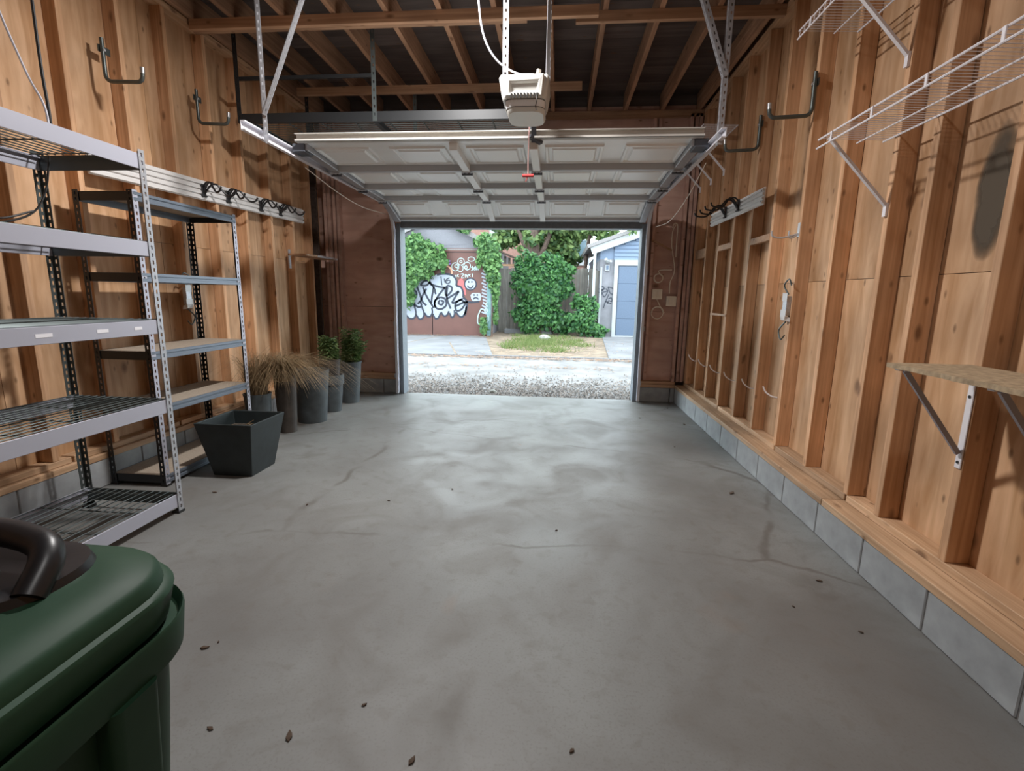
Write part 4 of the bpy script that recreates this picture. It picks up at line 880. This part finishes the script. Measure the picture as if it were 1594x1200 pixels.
# ------------------------------------------------------------------ foliage
def leaves(mb, n, sampler, size, q):
    for k in range(n):
        c, nrm = sampler(q); a = q.uniform(0, 6.28); nrm = (nrm + Vector((q.gauss(0, .5), q.gauss(0, .5), q.gauss(0, .5)))).normalized(); u = nrm.orthogonal().normalized(); v = nrm.cross(u)
        uu = (u*math.cos(a) + v*math.sin(a))*size*q.uniform(.6, 1.2); vv = (v*math.cos(a) - u*math.sin(a))*size*.62*q.uniform(.7, 1.2); b = len(mb.v)
        mb.v += [tuple(c-uu), tuple(c+vv-uu*.1), tuple(c+uu), tuple(c-vv-uu*.1)]; mb.f.append((b, b+1, b+2, b+3))
def blob(bl):
    W = [b[3]*b[4]*b[5] for b in bl]
    def f(q):
        b = q.choices(bl, W)[0]; d = Vector((q.gauss(0, 1), q.gauss(0, 1), q.gauss(0, 1))).normalized(); r = q.uniform(.5, 1.0) if q.random() < .85 else q.uniform(.95, 1.25)
        p = Vector((b[0]+d.x*b[3]*r, b[1]+d.y*b[4]*r, b[2]+d.z*b[5]*r)); p.z = max(p.z, -.02); return p, (d + Vector((0, -.5, .5))).normalized()
    return f
def bpx(px, py, y, rx, rz, ry=None):
    c = aty(px, py, y); k = (y)/F; return (c.x, c.y, c.z, rx*k, ry if ry else max(.15, rx*k*.5), rz*k)
def plantthing(name, label, cat, blobs, n, size, mat, seed, stems=()):
    q = random.Random(seed); q2 = random.Random(seed + 50)
    big = blobs; blobs = [(b[0], b[1], b[2], b[3]*.92, b[4], b[5]*.92) for b in big]
    for b in big:
        for k in range(7):
            a = q2.uniform(0, 6.28); f = q2.uniform(.22, .42); blobs.append((b[0] + b[3]*math.cos(a)*.95, b[1] - b[4]*q2.uniform(-.1, .5), b[2] + b[5]*math.sin(a)*.95, b[3]*f, b[4]*.6, b[5]*f))
    b0 = blobs[0]; zmin = min(p[2] for s in stems for p in s[0]) if stems else 0
    th = thing(name, (b0[0], b0[1], zmin), label, cat)
    mb = MB(); leaves(mb, n, blob(blobs), size, q); stuff(mb.build('foliage', mat, th))
    for pts, r in stems: MB().tube(smoothpath(pts, 4), [r*(1-.5*i/(len(smoothpath(pts, 4))-1)) for i in range(len(smoothpath(pts, 4)))], 8).build('stem', 'bark', th, smooth=True)
    return th
M['bark'] = plain('bark', (.11, .075, .06), .9, var=.4, scale=12, bump=.6)
yv = YG - .2
plantthing('ivy', 'bright green ivy hanging over the left part of the brown garage', 'ivy', [bpx(645, 384, yv, 28, 16, .16), bpx(640, 400, yv, 26, 22, .16), bpx(668, 402, yv, 17, 14, .16), bpx(650, 415, yv, 28, 16, .15), bpx(634, 435, yv, 15, 20, .13), bpx(688, 395, yv, 5, 14, .12), bpx(634, 462, yv, 10, 16, .1), bpx(690, 408, yv, 6, 12, .1)], 5200, .095, 'ivy', 1, [([(-5.0, YG-.05, -.03), (-4.95, YG-.08, 1.2), (-4.7, YG-.1, 2.4)], .04)])
plantthing('ivy', 'green creeper climbing the corner between garage and fence', 'ivy', [bpx(757, 380, yv, 14, 14, .18), bpx(765, 400, yv, 14, 18, .18), bpx(768, 425, yv, 9, 22, .14), bpx(752, 374, yv, 10, 8, .14), bpx(772, 450, yv, 5, 24, .1), bpx(748, 400, yv, 5, 14, .1), bpx(752, 505, yv, 6, 14, .08), bpx(772, 490, yv, 3, 16, .08), bpx(722, 357, yv, 12, 5, .1)], 3300, .085, 'ivy', 2, [([(-2.08, YG-.1, -.03), (-2.06, YG-.12, 1.2), (-2.15, YG-.12, 2.6)], .035)])
yb_ = 16.75
plantthing('vine_bush', 'dense green vine covering the middle of the board fence', 'bush', [bpx(845, 425, yb_, 42, 26, .28), bpx(840, 455, yb_, 40, 30, .30), bpx(842, 490, yb_, 36, 24, .30), bpx(862, 440, yb_, 28, 28, .28), bpx(820, 420, yb_, 20, 22, .25), bpx(870, 430, yb_, 22, 18, .25), bpx(875, 500, yb_, 16, 16, .25)], 11500, .080, 'vine', 3, [([(-.6, 16.9, -.035), (-.62, 16.95, .9), (-.5, 16.95, 1.9)], .05)])
plantthing('shrub', 'small green shrub at the foot of the blue garage downspout', 'shrub', [bpx(905, 500, 16.2, 18, 20, .3), bpx(915, 480, 16.2, 12, 20, .2), bpx(925, 515, 16.2, 18, 10, .25), bpx(900, 470, 16.4, 10, 12, .2)], 2300, .075, 'vine', 4, [([(.85, 16.25, -.035), (.88, 16.25, .4), (.9, 16.2, .9)], .03)])
ty = 20.5
plantthing('tree', 'tall tree with brown trunk growing behind the fence vine', 'tree', [bpx(800, 360, ty, 34, 16, .9), bpx(850, 370, ty, 40, 22, .9), bpx(880, 385, ty, 22, 22, .8), bpx(905, 362, ty, 26, 12, .8), bpx(780, 375, ty, 18, 14, .8), bpx(845, 330, ty, 70, 30, 1.4), bpx(890, 405, ty, 12, 14, .4), bpx(862, 395, ty, 18, 12, .5), bpx(826, 372, ty-1.3, 16, 10, .2), bpx(812, 388, ty-1.3, 8, 6, .2)], 9500, .13, 'tree', 5, [([(-.95, ty-.9, -.035), (-1.0, ty-.9, 2.0), (-1.05, ty-.85, 3.4), (-1.0, ty-.6, 5.0)], .34), ([(-1.0, ty-.9, 2.4), (-.5, ty-.8, 3.4), (-.2, ty-.6, 4.6)], .12), ([(-1.05, ty-.9, 2.6), (-1.5, ty-.8, 3.4), (-1.9, ty-.6, 4.4)], .11)])
plantthing('tree', 'leafy branch overhanging the blue garage roof', 'tree', [bpx(945, 362, 18.2, 14, 8, .4), bpx(985, 357, 15.8, 7, 7, .15), bpx(938, 370, 18.2, 8, 8, .3), bpx(925, 352, 18.2, 30, 10, .5)], 900, .11, 'tree', 6, [([(.9, 19.2, -.035), (.95, 19.1, 2.2), (1.1, 18.6, 3.6), (1.6, 18.2, 4.0)], .09)])

# ------------------------------------------------------------------ board fence
M['fence'] = wood('weathered_board', (.15, .14, .12), (.26, .24, .215), 2, knots=False, fine=14)
YFn = 17.5
fn = thing('board_fence', (-.5, YFn, -.03), 'weathered grey board fence between the two garages', 'fence')
x = -2.12; k = 0
while x < 1.22:
    hgt = 2.2 + random.uniform(-.03, .03); MB().mm(x, x + .135, YFn - (.03 if k % 2 else 0), YFn + .02 - (.03 if k % 2 else 0), -.03, hgt).build('board', 'fence', fn); x += .142; k += 1
for z in (.4, 1.3, 2.0): MB().mm(-2.15, 1.22, YFn+.02, YFn+.06, z, z+.09).build('rail', 'fence', fn)
MB().mm(-2.15, -1.55, YFn-.1, YFn-.03, 2.27, 2.34).build('top_plank', 'litter_wood', fn) if 'litter_wood' in M else MB().mm(-2.15, -1.55, YFn-.1, YFn-.03, 2.27, 2.34).build('top_plank', 'beam', fn)
MB().bar((-2.15, YFn-.1, 2.78), (-1.5, YFn-.1, 2.52), .5, .05, (0, 0, 1)).build('canopy_roof', 'post_dark', fn)
for xx in (-2.1, -1.95, -1.8, -1.65): MB().mm(xx, xx+.08, YFn-.05, YFn-.02, 2.34, 2.66 - (xx+2.1)*.35).build('board', 'fence', fn)

# ------------------------------------------------------------------ house behind the tree
M['brick'] = plain('house_brick', (.27, .15, .12), .8, var=.15, scale=8)
M['wh'] = plain('white_paint', (.36, .37, .38), .5)
M['pane'] = plain('window_glass', (.10, .15, .18), .12)
YH = 25.0
hs_ = thing('house', (0, YH+2, -.03), 'brick house behind the tree with a white framed window', 'building')
MB().mm(-4.5, 1.35, YH, YH+5, -.03, 5.2).build('wall', 'brick', hs_)
c0, c1 = aty(893, 410, YH), aty(916, 372, YH)
MB().mm(c0.x-.1, c1.x+.1, YH-.08, YH, c0.z-.1, c1.z+.1).build('window_frame', 'wh', hs_)
MB().mm(c0.x+.05, c1.x-.08, YH-.09, YH-.08, c0.z+.15, c1.z-.08).build('pane', 'pane', hs_)
c0, c1 = aty(762, 372, YH), aty(800, 356, YH); MB().mm(c0.x, c1.x, YH-.05, YH, c0.z, c1.z+.8).build('white_siding', 'wh', hs_)
MB().mm(-4.7, 1.55, YH-.4, YH+5.2, 5.2, 5.5).build('roof', 'fascia', hs_)

# ------------------------------------------------------------------ blue garage
YB2 = 16.3
M['blue_side'] = plain('blue_siding', (.135, .185, .27), .6, var=.06)
M['blue_door'] = plain('blue_door_paint', (.085, .12, .18), .55, var=.08)
M['stucco'] = plain('pale_stucco', (.19, .19, .21), .9, var=.15, scale=5, bump=.3)
M['white_trim'] = plain('white_trim', (.33, .345, .355), .5)
bg_ = thing('garage_building', (2.6, YB2+3, -.03), 'blue sided garage with white fascia and pale stucco wall', 'building')
xl0 = 1.28
MB().mm(xl0, 6.2, YB2+.05, YB2+6, -.03, 2.45).build('wall', 'stucco', bg_)
slope = .36; zr = lambda x: 2.62 + (x - 1.0)*slope
MB().loft([[(xl0, YB2+.06, 2.45), (6.2, YB2+.06, 2.45), (6.2, YB2+.06, zr(3.8)), (3.8, YB2+.06, zr(3.8)), (xl0, YB2+.06, zr(xl0))], [(xl0, YB2+6, 2.45), (6.2, YB2+6, 2.45), (6.2, YB2+6, zr(3.8)), (3.8, YB2+6, zr(3.8)), (xl0, YB2+6, zr(xl0))]]).build('gable', 'blue_side', bg_)
z = 2.42; k = 0
while z < 3.6:
    xa = max(1.72, 1.0 + (z + .13 - 2.62)/slope - .1)
    MB().quad8([(xa, YB2-.012, z), (5.5, YB2-.012, z), (5.5, YB2+.06, z), (xa, YB2+.06, z), (xa, YB2+.02, z+.125), (5.5, YB2+.02, z+.125), (5.5, YB2+.06, z+.125), (xa, YB2+.06, z+.125)]).build('siding_board', 'blue_side', bg_); z += .12
MB().bar((.98, YB2-.12, zr(.98)+.08), (4.2, YB2-.12, zr(4.2)+.08), .22, .05, (0, 1, 0)).build('fascia_board', 'white_trim', bg_)
MB().obox((2.5, YB2+2.9, zr(2.5)+.26), (1.65, 0, 1.65*slope), (0, 3.1, 0), (-.02, 0, .05)).build('roof', 'fascia', bg_)
MB().mm(1.06, 1.14, YB2-.14, YB2+.04, -.03, 2.68).build('downspout', 'white_trim', bg_)
MB().mm(1.14, 1.28, YB2+.2, YB2+.3, -.03, 2.1).build('side_gate', 'fence', bg_)
MB().mm(1.30, 1.36, YB2+.0, YB2+.06, -.03, 2.2).build('corner_board', 'white_trim', bg_)
MB().mm(1.74, 1.86, YB2-.03, YB2+.05, .031, 2.259).build('door_trim', 'white_trim', bg_)
MB().mm(1.74, 4.6, YB2-.03, YB2+.05, 2.26, 2.43).build('door_trim', 'white_trim', bg_)
for k in range(4): MB().mm(1.88, 4.5, YB2+.0, YB2+.055, .03 + k*.555, .03 + k*.555 + .55).build('door_panel', 'blue_door', bg_, bevel=.006)
MB().mm(1.74, 4.6, YB2-.05, YB2+.05, -.03, .03).build('door_sill', 'white_trim', bg_)
MB().mm(1.45, 1.58, YB2-.02, YB2+.05, 2.10, 2.28).build('vent', 'white_trim', bg_); MB().mm(1.475, 1.555, YB2-.03, YB2-.02, 2.125, 2.255).build('vent_grille', 'blue_door', bg_)
MB().mm(1.47, 1.55, YB2-.10, YB2+.05, 2.32, 2.42).tube([(1.49, YB2-.09, 2.36), (1.44, YB2-.18, 2.44)], .05, 10).tube([(1.55, YB2-.09, 2.36), (1.60, YB2-.18, 2.38)], .04, 10).build('flood_light', 'white_trim', bg_)
mb = ('g_black', bg_)
def G6(x, y): return aty(810 + x/7.97, 340 + y/7.97, YB2)
for s in ([(975, 880), (1010, 845), (1040, 860), (1000, 905), (975, 920), (1050, 910), (1085, 895)], [(1000, 870), (1020, 890), (1050, 870)], [(990, 960), (1020, 930), (1040, 975), (1085, 905), (1060, 870)], [(1090, 850), (1150, 870), (1155, 935), (1115, 925), (1090, 850)], [(1030, 1115), (1055, 1040), (1100, 940)], [(1060, 1030), (1130, 1060)], [(1090, 1000), (1130, 985), (1135, 1030), (1095, 1020), (1085, 1060)], [(975, 970), (1000, 985)]): ribbon(mb, [G6(*q) for q in s], .03, -.042, y=YB2)
